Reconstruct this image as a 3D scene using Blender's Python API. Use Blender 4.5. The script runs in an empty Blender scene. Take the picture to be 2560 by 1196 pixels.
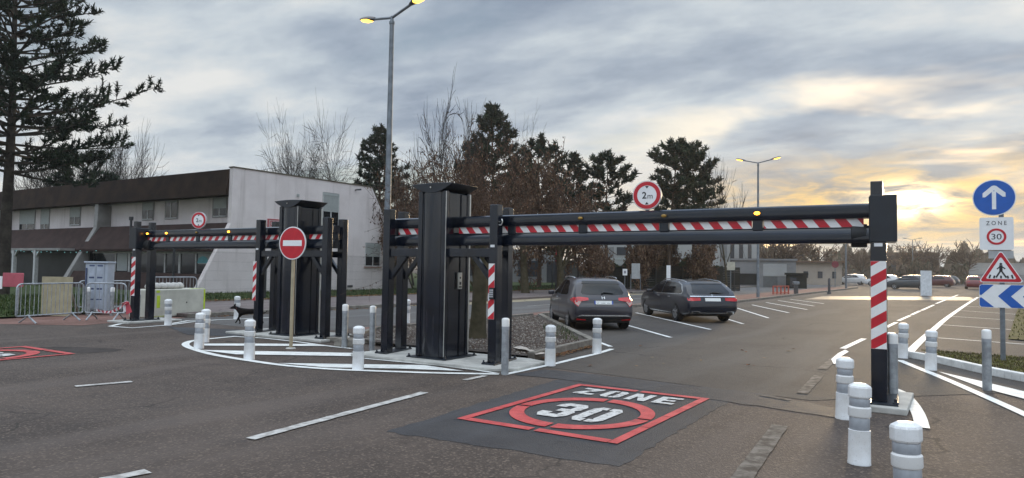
import bpy, bmesh, math, random
import numpy as np
from mathutils import Matrix, Vector
from mathutils.bvhtree import BVHTree
from mathutils.geometry import delaunay_2d_cdt

SC = bpy.context.scene
COL = SC.collection
PI = math.pi
R_ = math.radians

# ------------------------------------------------------------------ camera
# calibrated from two perpendicular vanishing points of the photograph
PX0, PY0, FPX, EYE = 1280.0, 598.0, 1763.73, 1.6
CAMR = np.array([[0.84436062, 0.00941553, 0.53569253],
                 [0.53554738, -0.04399139, -0.84335862],
                 [0.01562519, 0.99898754, -0.04218706]])
cam_d = bpy.data.cameras.new("camera")
cam_d.sensor_width = 36.0
cam_d.lens = 36.0 * FPX / 2560.0
cam_d.clip_start = 0.05
cam_d.clip_end = 6000.0
cam = bpy.data.objects.new("camera", cam_d)
m4 = Matrix.Identity(4)
for i in range(3):
    for j in range(3):
        m4[i][j] = CAMR[i, j]
m4.translation = (0, 0, EYE)
cam.matrix_world = m4
COL.objects.link(cam)
SC.camera = cam

def ray(px, py): return CAMR @ np.array([px - PX0, -(py - PY0), -FPX])
def at(px, py, z=0.0):
    d = ray(px, py); t = (z - EYE) / d[2]; return Vector((d[0]*t, d[1]*t, z))
def on_x(px, py, X):
    d = ray(px, py); t = X / d[0]; return Vector((X, d[1]*t, EYE + d[2]*t))
def on_y(px, py, Y):
    d = ray(px, py); t = Y / d[1]; return Vector((d[0]*t, Y, EYE + d[2]*t))
def far(px, py, dist):
    d = ray(px, py); t = dist / math.hypot(d[0], d[1]); return Vector((d[0]*t, d[1]*t, EYE + d[2]*t))

# ------------------------------------------------------------------ view, sky, sun
SC.view_settings.view_transform = 'Standard'
SC.view_settings.look = 'None'
SC.view_settings.exposure = 0.0
SC.view_settings.gamma = 1.0
SC.render.engine = 'CYCLES'
SC.cycles.max_bounces = 6
SC.cycles.diffuse_bounces = 3
SC.cycles.glossy_bounces = 3
SC.cycles.transparent_max_bounces = 12
SC.cycles.use_adaptive_sampling = True
SC.cycles.use_denoising = True

SUN_EL, SUN_AZ = R_(5.2), R_(-3.45)      # azimuth measured from +Y towards +X
world = bpy.data.worlds.new("World")
SC.world = world
world.use_nodes = True
wt = world.node_tree
wt.nodes.clear()
class NT:
    """tiny helper for building node trees"""
    def __init__(self, t): self.t = t
    def n(self, typ, **kw):
        nd = self.t.nodes.new(typ)
        for k, v in kw.items(): setattr(nd, k, v)
        return nd
    def put(self, sock, v):
        if hasattr(v, 'is_linked') or isinstance(v, bpy.types.NodeSocket): self.t.links.new(v, sock)
        else: sock.default_value = v
    def math(self, op, a, b=None, c=None, clamp=False):
        nd = self.n('ShaderNodeMath', operation=op, use_clamp=clamp)
        for s, v in zip(nd.inputs, (a, b, c)):
            if v is not None: self.put(s, v)
        return nd.outputs[0]
    def mix(self, f, a, b, bt='MIX'):
        nd = self.n('ShaderNodeMix', data_type='RGBA', blend_type=bt)
        nd.clamp_factor = True
        self.put(nd.inputs[0], f); self.put(nd.inputs[6], a); self.put(nd.inputs[7], b)
        return nd.outputs[2]
    def noise(self, vec, scale, detail=4, rough=.55, dist=0.0):
        nd = self.n('ShaderNodeTexNoise')
        if vec is not None: self.put(nd.inputs['Vector'], vec)
        nd.inputs['Scale'].default_value = scale; nd.inputs['Detail'].default_value = detail
        nd.inputs['Roughness'].default_value = rough; nd.inputs['Distortion'].default_value = dist
        return nd.outputs['Fac']
    def ramp(self, f, stops):
        nd = self.n('ShaderNodeValToRGB')
        self.put(nd.inputs[0], f)
        el = nd.color_ramp.elements
        while len(el) < len(stops): el.new(0.5)
        for e, (p, c) in zip(el, stops):
            e.position = p
            e.color = (c, c, c, 1) if not isinstance(c, (tuple, list)) else (*c, 1)
        return nd.outputs[0]
    def step(self, x, a, b):
        nd = self.n('ShaderNodeMapRange', interpolation_type='SMOOTHSTEP')
        self.put(nd.inputs[0], x); nd.inputs[1].default_value = a; nd.inputs[2].default_value = b
        nd.inputs[3].default_value = 0; nd.inputs[4].default_value = 1
        return nd.outputs[0]

w = NT(wt)
gen = w.n('ShaderNodeTexCoord').outputs['Generated']
sep = w.n('ShaderNodeSeparateXYZ'); w.put(sep.inputs[0], gen)
sx, sy, sz = sep.outputs
# clouds are laid on a flat layer overhead: direction / height
den = w.math('ADD', w.math('MAXIMUM', sz, 0.0), 0.19)
comb = w.n('ShaderNodeCombineXYZ')
w.put(comb.inputs[0], w.math('DIVIDE', sx, den)); w.put(comb.inputs[1], w.math('DIVIDE', sy, den))
mp = w.n('ShaderNodeMapping')
w.put(mp.inputs[0], comb.outputs[0])
mp.inputs['Rotation'].default_value = (0, 0, R_(-52))
mp.inputs['Location'].default_value = (7.4, 4.1, 0)
mp.inputs['Scale'].default_value = (0.95, 1.55, 1)
cl = mp.outputs[0]
n_big = w.noise(cl, 0.48, 3, .5, .15)
n_mid = w.noise(cl, 1.35, 8, .58, .12)
n_fine = w.noise(cl, 4.8, 6, .6, .1)
lum = w.math('ADD', w.math('MULTIPLY', n_big, .62), w.math('ADD', w.math('MULTIPLY', n_mid, .50), w.math('MULTIPLY', n_fine, .13)))
# low down the cloud base thins and shows more light between the banks
lum = w.math('ADD', lum, w.math('MULTIPLY', w.step(sz, .33, .08), .095))
cloud = w.ramp(lum, [(.49, (.215, .275, .37)), (.56, (.29, .355, .455)), (.62, (.40, .47, .56)), (.69, (.58, .645, .70)), (.77, (.80, .81, .80))])
# sunset glow seen through the cloud near the sun
az = w.math('ARCTAN2', sx, sy)
elv = w.math('ARCSINE', sz)
da = w.math('SUBTRACT', az, SUN_AZ); de = w.math('SUBTRACT', elv, SUN_EL)
def gauss(wa, wu, off=0.0):
    a2 = w.math('POWER', w.math('ABSOLUTE', w.math('DIVIDE', da, R_(wa))), 2.0)
    e2 = w.math('POWER', w.math('ABSOLUTE', w.math('DIVIDE', w.math('ADD', de, R_(off)), R_(wu))), 2.0)
    return w.math('EXPONENT', w.math('MULTIPLY', w.math('ADD', a2, e2), -1.0))
streak = w.n('ShaderNodeCombineXYZ')
w.put(streak.inputs[0], w.math('MULTIPLY', az, 9.0)); w.put(streak.inputs[1], w.math('MULTIPLY', elv, 34.0))
n_st = w.noise(streak.outputs[0], 1.25, 6, .58, .5)
broken = w.ramp(n_st, [(.38, .0), (.47, .30), (.54, .75), (.60, 1.0)])
g_w = gauss(19, 3.3, .5)
g_n = gauss(10, 2.4, .2)
g_core = gauss(2.4, 1.0)
warm = w.mix(w.math('MULTIPLY', g_w, .72), cloud, w.mix(broken, (.44, .36, .26, 1), (1.02, .66, .20, 1)))
warm = w.mix(w.math('MULTIPLY', w.math('MULTIPLY', g_n, 1.1, clamp=True), broken), warm, (1.15, .76, .24, 1))
warm = w.mix(w.math('MULTIPLY', g_core, broken), warm, (6.0, 5.0, 3.4, 1))
# paler, cooler strip right at the horizon
warm = w.mix(w.math('MULTIPLY', w.step(elv, R_(2.6), R_(0.2)), .55), warm, (.66, .70, .72, 1))
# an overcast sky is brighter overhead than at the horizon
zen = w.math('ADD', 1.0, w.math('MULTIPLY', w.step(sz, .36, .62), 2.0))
back = w.math('ADD', 1.0, w.math('MULTIPLY', w.step(w.math('ADD', w.math('MULTIPLY', sx, .536), w.math('MULTIPLY', sy, -.843)), -.1, .8), .45))  # extra brightness added to the sky behind the camera, lighting camera-facing surfaces
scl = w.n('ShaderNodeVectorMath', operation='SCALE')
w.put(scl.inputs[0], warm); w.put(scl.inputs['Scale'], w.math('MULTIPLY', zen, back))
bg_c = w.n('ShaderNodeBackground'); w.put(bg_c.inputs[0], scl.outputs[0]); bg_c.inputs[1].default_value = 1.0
sky = w.n('ShaderNodeTexSky', sky_type='NISHITA')
sky.sun_disc = False
sky.sun_elevation = SUN_EL
sky.sun_rotation = SUN_AZ
sky.air_density = 1.0; sky.dust_density = 1.4; sky.ozone_density = 2.5
bg_s = w.n('ShaderNodeBackground'); w.put(bg_s.inputs[0], sky.outputs[0]); bg_s.inputs[1].default_value = 0.15
gap = w.noise(cl, 0.8, 5, .5, .4)
gapf = w.math('MULTIPLY', w.step(gap, .53, .64), w.math('SUBTRACT', .55, w.math('MULTIPLY', g_w, .55)))
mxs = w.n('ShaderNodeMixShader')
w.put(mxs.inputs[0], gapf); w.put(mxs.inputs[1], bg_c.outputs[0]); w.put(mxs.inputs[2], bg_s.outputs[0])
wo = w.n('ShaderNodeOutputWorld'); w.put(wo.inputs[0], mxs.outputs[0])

sl = bpy.data.lights.new("sun", 'SUN')
sl.energy = 2.2
sl.angle = R_(10)
sl.color = (1.0, .74, .44)
sun = bpy.data.objects.new("sun", sl)
sd = Vector((math.sin(SUN_AZ)*math.cos(SUN_EL), math.cos(SUN_AZ)*math.cos(SUN_EL), math.sin(SUN_EL)))
sun.rotation_euler = sd.to_track_quat('Z', 'Y').to_euler()
sun.location = sd * 50
COL.objects.link(sun)

# ------------------------------------------------------------------ materials
MATS = {}
def M(name, col=(.5, .5, .5), rough=.5, metal=0.0, var=.12, scale=6.0, bump=0.0, bscale=None, coat=0.0,
      col2=None, emit=None, estr=0.0, spec=None, detail=5, rvar=.0):
    """procedural principled material: colour broken up by noise, optional bump"""
    if name in MATS: return MATS[name]
    m = bpy.data.materials.new(name); m.use_nodes = True
    t = NT(m.node_tree); b = m.node_tree.nodes['Principled BSDF']
    tc = t.n('ShaderNodeTexCoord').outputs['Object']
    nz = t.noise(tc, scale, detail, .6)
    if col2 is None:
        c1 = tuple(max(0, c*(1-var)) for c in col); c2 = tuple(min(1, c*(1+var)) for c in col)
    else: c1, c2 = col, col2
    t.put(b.inputs['Base Color'], t.mix(t.step(nz, .32, .68), (*c1, 1), (*c2, 1)))
    b.inputs['Roughness'].default_value = rough
    if rvar: t.put(b.inputs['Roughness'], t.math('ADD', rough - rvar, t.math('MULTIPLY', nz, 2*rvar)))
    b.inputs['Metallic'].default_value = metal
    if spec is None and rough >= .7: spec = .18
    if spec is not None: b.inputs['Specular IOR Level'].default_value = spec
    if coat: b.inputs['Coat Weight'].default_value = coat; b.inputs['Coat Roughness'].default_value = .06
    if bump:
        bp = t.n('ShaderNodeBump'); bp.inputs['Strength'].default_value = bump
        bp.inputs['Distance'].default_value = .02
        t.put(bp.inputs['Height'], t.noise(tc, bscale or scale*6, 4, .6)); t.put(b.inputs['Normal'], bp.outputs[0])
    if emit: b.inputs['Emission Color'].default_value = (*emit, 1); b.inputs['Emission Strength'].default_value = estr
    MATS[name] = m
    return m
def worn(m, under, scale=7.0, lo=.56, hi=.70, amt=.75):
    """paint rubbed away in spots so the surface under it shows"""
    t = NT(m.node_tree); b = m.node_tree.nodes['Principled BSDF']; old = b.inputs['Base Color'].links[0].from_socket
    tc = t.n('ShaderNodeTexCoord').outputs['Object']
    k = t.math('MAXIMUM', t.step(t.noise(tc, scale, 8, .72), lo, hi), t.math('MULTIPLY', t.step(t.noise(tc, scale*9, 3, .6), .60, .70), .7))
    t.put(b.inputs['Base Color'], t.mix(t.math('MULTIPLY', k, amt), old, (*under, 1)))
    return m

def asphalt(name, c_dark, c_light, c_grain, grain=.5, rough=.82, patch=.35, gscale=55, crack=.75, spec=.35):
    m = bpy.data.materials.new(name); m.use_nodes = True
    t = NT(m.node_tree); b = m.node_tree.nodes['Principled BSDF']
    tc = t.n('ShaderNodeTexCoord').outputs['Object']
    big = t.noise(tc, patch, 5, .6, .4)
    mid = t.noise(tc, 2.3, 6, .65)
    base = t.mix(t.step(t.math('ADD', t.math('MULTIPLY', big, .6), t.math('MULTIPLY', mid, .4)), .38, .62), (*c_dark, 1), (*c_light, 1))
    vo = t.n('ShaderNodeTexVoronoi'); t.put(vo.inputs['Vector'], tc); vo.inputs['Scale'].default_value = gscale
    gr = t.math('MULTIPLY', t.step(t.noise(vo.outputs['Color'], 3.0, 2), .50, .66), grain)
    base = t.mix(gr, base, (*c_grain, 1))
    # pale flecks of stone and dark worn spots
    fl = t.step(t.noise(tc, 31, 2, .5), .69, .76)
    base = t.mix(t.math('MULTIPLY', fl, .5), base, tuple(c*2.3 for c in c_grain) + (1,))
    dk = t.step(t.noise(tc, 9, 4, .6), .60, .72)
    base = t.mix(t.math('MULTIPLY', dk, .60), base, tuple(c*.55 for c in c_dark) + (1,))
    mpn = t.n('ShaderNodeMapping'); t.put(mpn.inputs[0], tc); mpn.inputs['Scale'].default_value = (1.0, .12, 1)
    lane = t.noise(mpn.outputs[0], .9, 4, .55, .3)
    base = t.mix(t.math('MULTIPLY', t.step(lane, .48, .66), .50), base, (c_light[0]*1.4, c_light[1]*1.47, c_light[2]*1.55, 1))
    ed = t.n('ShaderNodeTexVoronoi', feature='DISTANCE_TO_EDGE')
    wob = t.n('ShaderNodeVectorMath', operation='ADD'); t.put(wob.inputs[0], tc)
    wn = t.n('ShaderNodeTexNoise'); t.put(wn.inputs['Vector'], tc); wn.inputs['Scale'].default_value = 1.1; wn.inputs['Detail'].default_value = 6
    t.put(wob.inputs[1], wn.outputs['Color']); t.put(ed.inputs['Vector'], wob.outputs[0]); ed.inputs['Scale'].default_value = .28
    crk = t.math('MULTIPLY', t.step(ed.outputs['Distance'], .0075, .002), t.step(t.noise(tc, .21, 2), .48, .56))
    base = t.mix(t.math('MULTIPLY', crk, crack), base, tuple(c*.35 for c in c_dark) + (1,))
    t.put(b.inputs['Base Color'], base)
    t.put(b.inputs['Roughness'], t.math('ADD', rough - .12, t.math('MULTIPLY', mid, .2)))
    b.inputs['Specular IOR Level'].default_value = spec
    bp = t.n('ShaderNodeBump'); bp.inputs['Strength'].default_value = .55; bp.inputs['Distance'].default_value = .012
    t.put(bp.inputs['Height'], t.math('ADD', vo.outputs['Distance'], t.math('MULTIPLY', t.noise(tc, 110, 2), .7)))
    t.put(b.inputs['Normal'], bp.outputs[0])
    MATS[name] = m
    return m

# ------------------------------------------------------------------ mesh helpers
class MB:
    def __init__(s): s.v = []; s.f = []; s.m = []
    def add(s, verts, faces, mi=0):
        o = len(s.v); s.v += [tuple(p) for p in verts]
        s.f += [tuple(i + o for i in fc) for fc in faces]; s.m += [mi]*len(faces); return s
    def box(s, x0, x1, y0, y1, z0, z1, mi=0):
        v = [(x, y, z) for z in (z0, z1) for y in (y0, y1) for x in (x0, x1)]
        return s.add(v, [(0, 2, 3, 1), (4, 5, 7, 6), (0, 1, 5, 4), (2, 6, 7, 3), (0, 4, 6, 2), (1, 3, 7, 5)], mi)
    def bar(s, a, b, w, h, mi=0, up=(0, 0, 1)):
        """rectangular bar from a to b, width w (sideways) and height h"""
        a, b = Vector(a), Vector(b); d = (b - a).normalized(); u = Vector(up)
        if abs(d.dot(u)) > .98: u = Vector((1, 0, 0))
        sd_ = d.cross(u).normalized(); u = sd_.cross(d).normalized()
        v = [p + sd_*(i*w/2) + u*(j*h/2) for p in (a, b) for i, j in ((-1, -1), (1, -1), (1, 1), (-1, 1))]
        return s.add(v, [(0, 1, 2, 3), (7, 6, 5, 4), (0, 4, 5, 1), (1, 5, 6, 2), (2, 6, 7, 3), (3, 7, 4, 0)], mi)
    def tube(s, pts, rad, n=8, mi=0, caps=True):
        pts = [Vector(p) for p in pts]
        if not isinstance(rad, (list, tuple)): rad = [rad]*len(pts)
        vs = []; fs = []
        d0 = (pts[1] - pts[0]).normalized()
        u = d0.orthogonal().normalized()
        for i, p in enumerate(pts):
            d = (pts[min(i+1, len(pts)-1)] - pts[max(i-1, 0)]).normalized()
            u = (u - d*u.dot(d))
            u = u.normalized() if u.length > 1e-6 else d.orthogonal().normalized()
            w_ = d.cross(u)
            for k in range(n):
                a = 2*PI*k/n
                vs.append(p + (u*math.cos(a) + w_*math.sin(a))*rad[i])
        for i in range(len(pts)-1):
            for k in range(n):
                a = i*n + k; b = i*n + (k+1) % n
                fs.append((a, b, b+n, a+n))
        if caps: fs.append(tuple(reversed(range(n)))); fs.append(tuple(range((len(pts)-1)*n, len(pts)*n)))
        return s.add(vs, fs, mi)
    def lathe(s, prof, n=16, c=(0, 0, 0), mi=0, rot=0.0, sx=1.0, sy=1.0):
        """profile of (radius, z) turned about z"""
        vs = []; fs = []
        for r, z in prof:
            for k in range(n):
                a = 2*PI*k/n + rot; vs.append((c[0] + r*sx*math.cos(a), c[1] + r*sy*math.sin(a), c[2] + z))
        for i in range(len(prof)-1):
            for k in range(n):
                a = i*n + k; b = i*n + (k+1) % n; fs.append((a, b, b+n, a+n))
        fs.append(tuple(reversed(range(n)))); fs.append(tuple(range((len(prof)-1)*n, len(prof)*n)))
        return s.add(vs, fs, mi)
    def prism(s, poly, c0, c1, axis='y', mi=0):
        """outline extruded along an axis; outline is (x,z) for y, (y,z) for x, (x,y) for z"""
        f = {'y': lambda a, b, c: (a, c, b), 'x': lambda a, b, c: (c, a, b), 'z': lambda a, b, c: (a, b, c)}[axis]
        n = len(poly)
        v = [f(a, b, c0) for a, b in poly] + [f(a, b, c1) for a, b in poly]
        fs = [tuple(range(n)), tuple(reversed(range(n, 2*n)))]
        fs += [(i, i+n, (i+1) % n + n, (i+1) % n) for i in range(n)]
        return s.add(v, fs, mi)
    def build(s, name, mats, parent=None, loc=None, smooth=None, bevel=0.0, rotz=0.0, seg=2):
        me = bpy.data.meshes.new(name)
        me.from_pydata(s.v, [], s.f)
        if not isinstance(mats, (list, tuple)): mats = [mats]
        for m in mats: me.materials.append(m)
        if len(mats) > 1: me.polygons.foreach_set('material_index', s.m)
        bm = bmesh.new(); bm.from_mesh(me); bmesh.ops.recalc_face_normals(bm, faces=bm.faces); bm.to_mesh(me); bm.free()
        if smooth is not None:
            me.polygons.foreach_set('use_smooth', [True]*len(me.polygons))
            me.set_sharp_from_angle(angle=R_(smooth))
        me.update()
        o = bpy.data.objects.new(name, me); COL.objects.link(o)
        if parent is not None: o.parent = parent
        if loc is not None: o.location = loc
        if rotz: o.rotation_euler.z = rotz
        if bevel:
            b = o.modifiers.new('bevel', 'BEVEL'); b.width = bevel; b.segments = seg; b.limit_method = 'ANGLE'; b.angle_limit = R_(40)
        return o

def thing(name, label, cat, loc=(0, 0, 0), rotz=0.0, group=None):
    o = bpy.data.objects.new(name, None); COL.objects.link(o)
    o.empty_display_size = .2
    o.location = loc; o.rotation_euler = (0, 0, rotz)
    return tag(o, label, cat, group)
def tag(o, label=None, cat=None, group=None, kind=None):
    if label: o['label'] = label
    if cat: o['category'] = cat
    if group: o['group'] = group
    if kind: o['kind'] = kind
    return o
def dup(root, loc, rotz=0.0, label=None):
    r = root.copy(); COL.objects.link(r); r.location = loc; r.rotation_euler = (0, 0, rotz)
    if label: r['label'] = label
    def kids(src, dst):
        for ch in list(src.children):
            c = ch.copy(); COL.objects.link(c); c.parent = dst; kids(ch, c)
    kids(root, r)
    return r
def sheet(name, poly, z, mat, kind='structure', label=None):
    """a flat piece of ground, road marking or paving from a list of ground points"""
    mb = MB(); mb.add([(p[0], p[1], z) for p in poly], [tuple(range(len(poly)))])
    o = mb.build(name, mat)
    if o.data.polygons[0].normal.z < 0: o.data.flip_normals()
    return tag(o, label, None, None, kind)
def text_geo(body, w_, h_, bold=0.0):
    """outline lettering scaled to a w x h box centred on the origin: (verts2d, faces)"""
    cu = bpy.data.curves.new('t', 'FONT'); cu.body = body; cu.size = 1.0; cu.offset = bold; cu.resolution_u = 4
    o = bpy.data.objects.new('t', cu); COL.objects.link(o)
    dg = bpy.context.evaluated_depsgraph_get(); dg.update()
    me = bpy.data.meshes.new_from_object(o.evaluated_get(dg))
    v = np.array([tuple(p.co)[:2] for p in me.vertices]); f = [tuple(p.vertices) for p in me.polygons]
    bpy.data.objects.remove(o); bpy.data.curves.remove(cu); bpy.data.meshes.remove(me)
    lo, hi = v.min(0), v.max(0)
    v = (v - (lo + hi)/2) / (hi - lo) * np.array([w_, h_])
    return v, f
def put_text(mb, body, w_, h_, fn, mi=0, bold=0.0):
    v, f = text_geo(body, w_, h_, bold)
    mb.add([fn(a, b) for a, b in v], f, mi)

# common materials
ANTH = M('anthracite_paint', (.004, .0065, .013), .18, 0, .35, 3, coat=.22, rvar=.07, spec=.5)
ANTH_M = M('anthracite_steel', (.009, .013, .020), .30, 0, .2, 5, rvar=.06, spec=.5)
ALU = M('brushed_aluminium', (.55, .55, .53), .3, .9, .1, 12)
GALV = M('galvanised_steel', (.34, .36, .38), .45, .55, .22, 9, rvar=.1)
GALV_D = M('weathered_galvanised_pole', (.17, .19, .21), .5, .5, .2, 6)
WHITE_P = M('white_plastic', (.66, .65, .63), .42, 0, .06, 3.2, col2=(.80, .81, .82), bump=.05, rvar=.08)
WHITE_R = M('white_reflective_film', (.78, .77, .75), .35, 0, .04, 9)
GREY_R = M('grey_reflective_band', (.36, .38, .41), .3, .15, .08, 14)
RED_R = M('red_reflective_film', (.50, .012, .025), .35, 0, .08, 9)
BLUE_R = M('blue_sign_film', (.012, .10, .42), .35, 0, .06, 9)
BLACK = M('black_rubber', (.012, .012, .013), .6, 0, .2, 9)
DARKBOLT = M('dark_bolt_steel', (.03, .03, .034), .4, .6)
SIGN_W = M('white_sign_film', (.80, .80, .80), .4, 0, .03, 9)
SIGN_K = M('black_sign_film', (.02, .02, .024), .45)
SIGN_BACK = M('grey_sign_back', (.42, .43, .44), .45, .4, .1)
ROADW = M('white_road_paint', (.72, .72, .69), .6, 0, .14, 5, bump=.35, bscale=60)
ROADW_OLD = M('worn_white_road_paint', (.20, .185, .17), .7, 0, .1, 7, col2=(.50, .48, .45), bump=.4, bscale=60)
ROADRED = M('red_road_paint', (.40, .035, .035), .6, 0, .25, 4, col2=(.55, .075, .07), bump=.35, bscale=60)
worn(WHITE_P, (.30, .28, .26), 7.0, .62, .78, .45)
worn(ROADRED, (.05, .045, .045), 6.0, .54, .72, .6); worn(ROADW, (.10, .09, .08), 5.0, .60, .78, .55)
CONCRETE = M('pale_concrete', (.42, .41, .38), .8, 0, .16, 4, bump=.3)
KERB_C = M('weathered_kerb_concrete', (.13, .115, .10), .85, 0, .2, 5, col2=(.24, .22, .19), bump=.4)
GLASS = M('dark_window_glass', (.006, .008, .011), .05, 0, .2, 2, spec=.45)
AMBER = M('lit_amber_lens', (.8, .35, .03), .3, emit=(1.0, .40, .03), estr=7.0)
AMBER_OFF = M('unlit_amber_lens', (.35, .20, .03), .25)
LAMPLIT = M('lit_sodium_lens', (.9, .6, .1), .3, emit=(1.0, .55, .07), estr=4.5)

# ================================================================== THE SETTING
rnd = random.Random(7)
ASPH = asphalt('brown_asphalt', (.043, .031, .025), (.078, .058, .047), (.165, .125, .098), .75)
ASPH_LOT = asphalt('car_park_asphalt', (.040, .033, .029), (.066, .056, .048), (.115, .097, .082), .45, .80, .22, 70, spec=.36)
ASPH_NEW = asphalt('fresh_asphalt', (.026, .025, .028), (.042, .041, .044), (.07, .066, .066), .3, .7, .5, 80, crack=.2)
ASPH_ROAD = asphalt('grey_road_asphalt', (.075, .068, .064), (.105, .098, .092), (.14, .13, .12), .35, .8, .2, 60)
PAVE = asphalt('pinkish_pavement', (.11, .088, .082), (.15, .12, .112), (.19, .16, .15), .3, .85, .3, 60)
REDPAVE = asphalt('red_brick_pavement', (.13, .066, .05), (.19, .10, .078), (.22, .14, .11), .4, .85, .6, 22)
OCHRE = asphalt('ochre_platform_paving', (.17, .135, .085), (.27, .22, .145), (.32, .27, .19), .4, .8, 1.2, 16)
SOIL = M('leafy_soil', (.045, .035, .022), .9, 0, .3, 3, col2=(.10, .075, .045), bump=.5)
LAWN = M('lawn_ground', (.030, .045, .012), .9, 0, .3, 2.2, col2=(.055, .075, .022), bump=.6, bscale=40)
GRAVELG = M('gravel_ground', (.05, .040, .034), .9, 0, .3, 30, col2=(.12, .10, .088), bump=.8, bscale=70)

g = MB(); S = 640
g.add([(-S, -S, 0), (S, -S, 0), (S, S, 0), (-S, S, 0)], [(0, 1, 2, 3)])
tag(g.build('ground', ASPH), None, None, None, 'structure')

sheet('car_park', [(-12.0, 20.3), (-6.6, 13.3), (-6.3, 10.2), (-1.6, 9.6), (1.5, 13), (30, 13), (30, 95), (-9.9, 95), (-9.9, 37.2), (-12, 34)], .004, ASPH_LOT)
sheet('road', [(-19.4, 11.8), (-13.2, 11.6), (-13.2, 37.5), (-13.2, 140), (-19.4, 140)], .004, ASPH_ROAD)
sheet('red_paving_strip', [(-13.2, 13.4), (-12.05, 12.9), (-12.05, 37), (-9.95, 37.4), (-9.95, 90), (-13.2, 90)], .008, REDPAVE)
sheet('ochre_platform', [(-19.38, 22.5), (-18.05, 22.5), (-18.05, 46), (-19.38, 46)], .010, OCHRE)

mb = MB(); mb.box(-25.3, -19.4, 12.6, 140, 0, .11)
tag(mb.build('pavement', PAVE, bevel=.02), None, None, None, 'structure')
mb = MB(); mb.box(-19.4, -19.24, 12.6, 22.4, 0, .125); mb.box(-19.4, -19.24, 46.1, 140, 0, .125)
tag(mb.build('kerb', KERB_C, bevel=.015), None, None, None, 'structure')
# lawn in front of the school and along the fence
lawn_poly = [(-150, 4.2), (-26, 7.0), (-22.2, 8.7), (-22.6, 12.4), (-25.3, 13.2), (-25.3, 140), (-150, 140)]
sheet('lawn', lawn_poly, .06, LAWN)
sheet('soil_edge', [(-24.7, 12.0), (-25.2, 13.3), (-25.2, 70), (-25.95, 70), (-25.95, 13.3), (-25.0, 11.6)], .115, SOIL)
sheet('dirt_verge', [(-22.4, 8.55), (-21.0, 7.9), (-18.7, 9.3), (-19.0, 10.2), (-19.3, 12.5), (-22.7, 12.5)], .006, REDPAVE)

# ---- gravel bed behind the near barrier, with its kerb
bed = [(-6.42, 10.62), (-6.66, 13.62), (-11.85, 20.34), (-12.03, 13.0), (-10.9, 11.0), (-10.0, 10.62)]
sheet('gravel_bed', bed, .085, GRAVELG)
mb = MB()
def kerb_run(mb, pts, w_, h_):
    for a, b in zip(pts[:-1], pts[1:]):
        L = (Vector(b) - Vector(a)).length; n = max(1, int(L/1.0))
        for i in range(n):
            p = Vector(a).lerp(Vector(b), i/n + .004/L); q = Vector(a).lerp(Vector(b), (i+1)/n - .004/L)
            z = h_/2 + rnd.uniform(-.004, .004)
            mb.bar((p.x, p.y, z), (q.x, q.y, z), w_*rnd.uniform(.97, 1.03), h_)
kerb_run(mb, [(-6.36, 10.68), (-6.60, 13.66)], .13, .15)
kerb_run(mb, [(-6.68, 13.82), (-11.86, 20.48)], .16, .12)
kerb_run(mb, [(-12.05, 20.30), (-12.1, 13.0)], .13, .13)
kerb_run(mb, [(-12.05, 12.85), (-10.95, 10.95)], .13, .14)
tag(mb.build('kerb', KERB_C, bevel=.012), None, None, None, 'structure')
mb = MB()
kerb_run(mb, [(-12.0, 20.9), (-12.1, 37.2), (-9.95, 37.3), (-9.95, 90)], .14, .12)
tag(mb.build('kerb', KERB_C, bevel=.012), None, None, None, 'structure')

def ragged(pts, amt, seed, stepm=.09):
    r = random.Random(seed); out = []
    P = [Vector((p[0], p[1])) for p in pts]
    for a, b in zip(P, P[1:] + P[:1]):
        n = max(1, int((b-a).length/stepm)); d = (b-a).normalized(); nn = Vector((-d.y, d.x))
        for i in range(n): q = a.lerp(b, i/n) + nn*r.uniform(-amt, amt)*(1 if i else .3); out.append((q.x, q.y))
    return out

def inside(p, poly):
    x, y = p[0], p[1]; c = False
    for (x1, y1), (x2, y2) in zip(poly, poly[1:] + poly[:1]):
        if (y1 > y) != (y2 > y) and x < (x2-x1)*(y-y1)/(y2-y1) + x1: c = not c
    return c
def scatter_in(poly, n, seed):
    r = random.Random(seed); xs = [p[0] for p in poly]; ys = [p[1] for p in poly]; out = []
    while len(out) < n:
        p = (r.uniform(min(xs), max(xs)), r.uniform(min(ys), max(ys)))
        if inside(p, poly): out.append(p)
    return out
# loose stones of the bed
mb = MB(); r = random.Random(3)
for x, y in scatter_in([(-6.5, 10.7), (-6.8, 13.5), (-11.75, 20.0), (-11.95, 13.1), (-10.8, 11.1)], 11000, 5):
    s = r.uniform(.012, .034)
    q = [Vector((r.uniform(.6, 1.2)*a*s, r.uniform(.6, 1.2)*b*s, r.uniform(.5, .9)*c*s)) for a, b, c in ((1, 0, 0), (0, 1, 0), (-1, 0, 0), (0, -1, 0), (0, 0, 1), (0, 0, -1))]
    a = r.uniform(0, 6.3); ca, sa = math.cos(a), math.sin(a)
    vv = [(x + p.x*ca - p.y*sa, y + p.x*sa + p.y*ca, .09 + p.z) for p in q]
    mb.add(vv, [(0, 1, 4), (1, 2, 4), (2, 3, 4), (3, 0, 4)], r.choice((0, 0, 0, 1, 1, 2)))
tag(mb.build('gravel', [M('brown_stone', (.085, .060, .048), .85, 0, .3, 20), M('grey_stone', (.15, .13, .115), .85, 0, .25, 20), M('pale_stone', (.28, .25, .215), .85, 0, .2, 20)]),
    'brown and grey loose gravel filling the kerbed bed', None, None, 'stuff')
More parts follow.
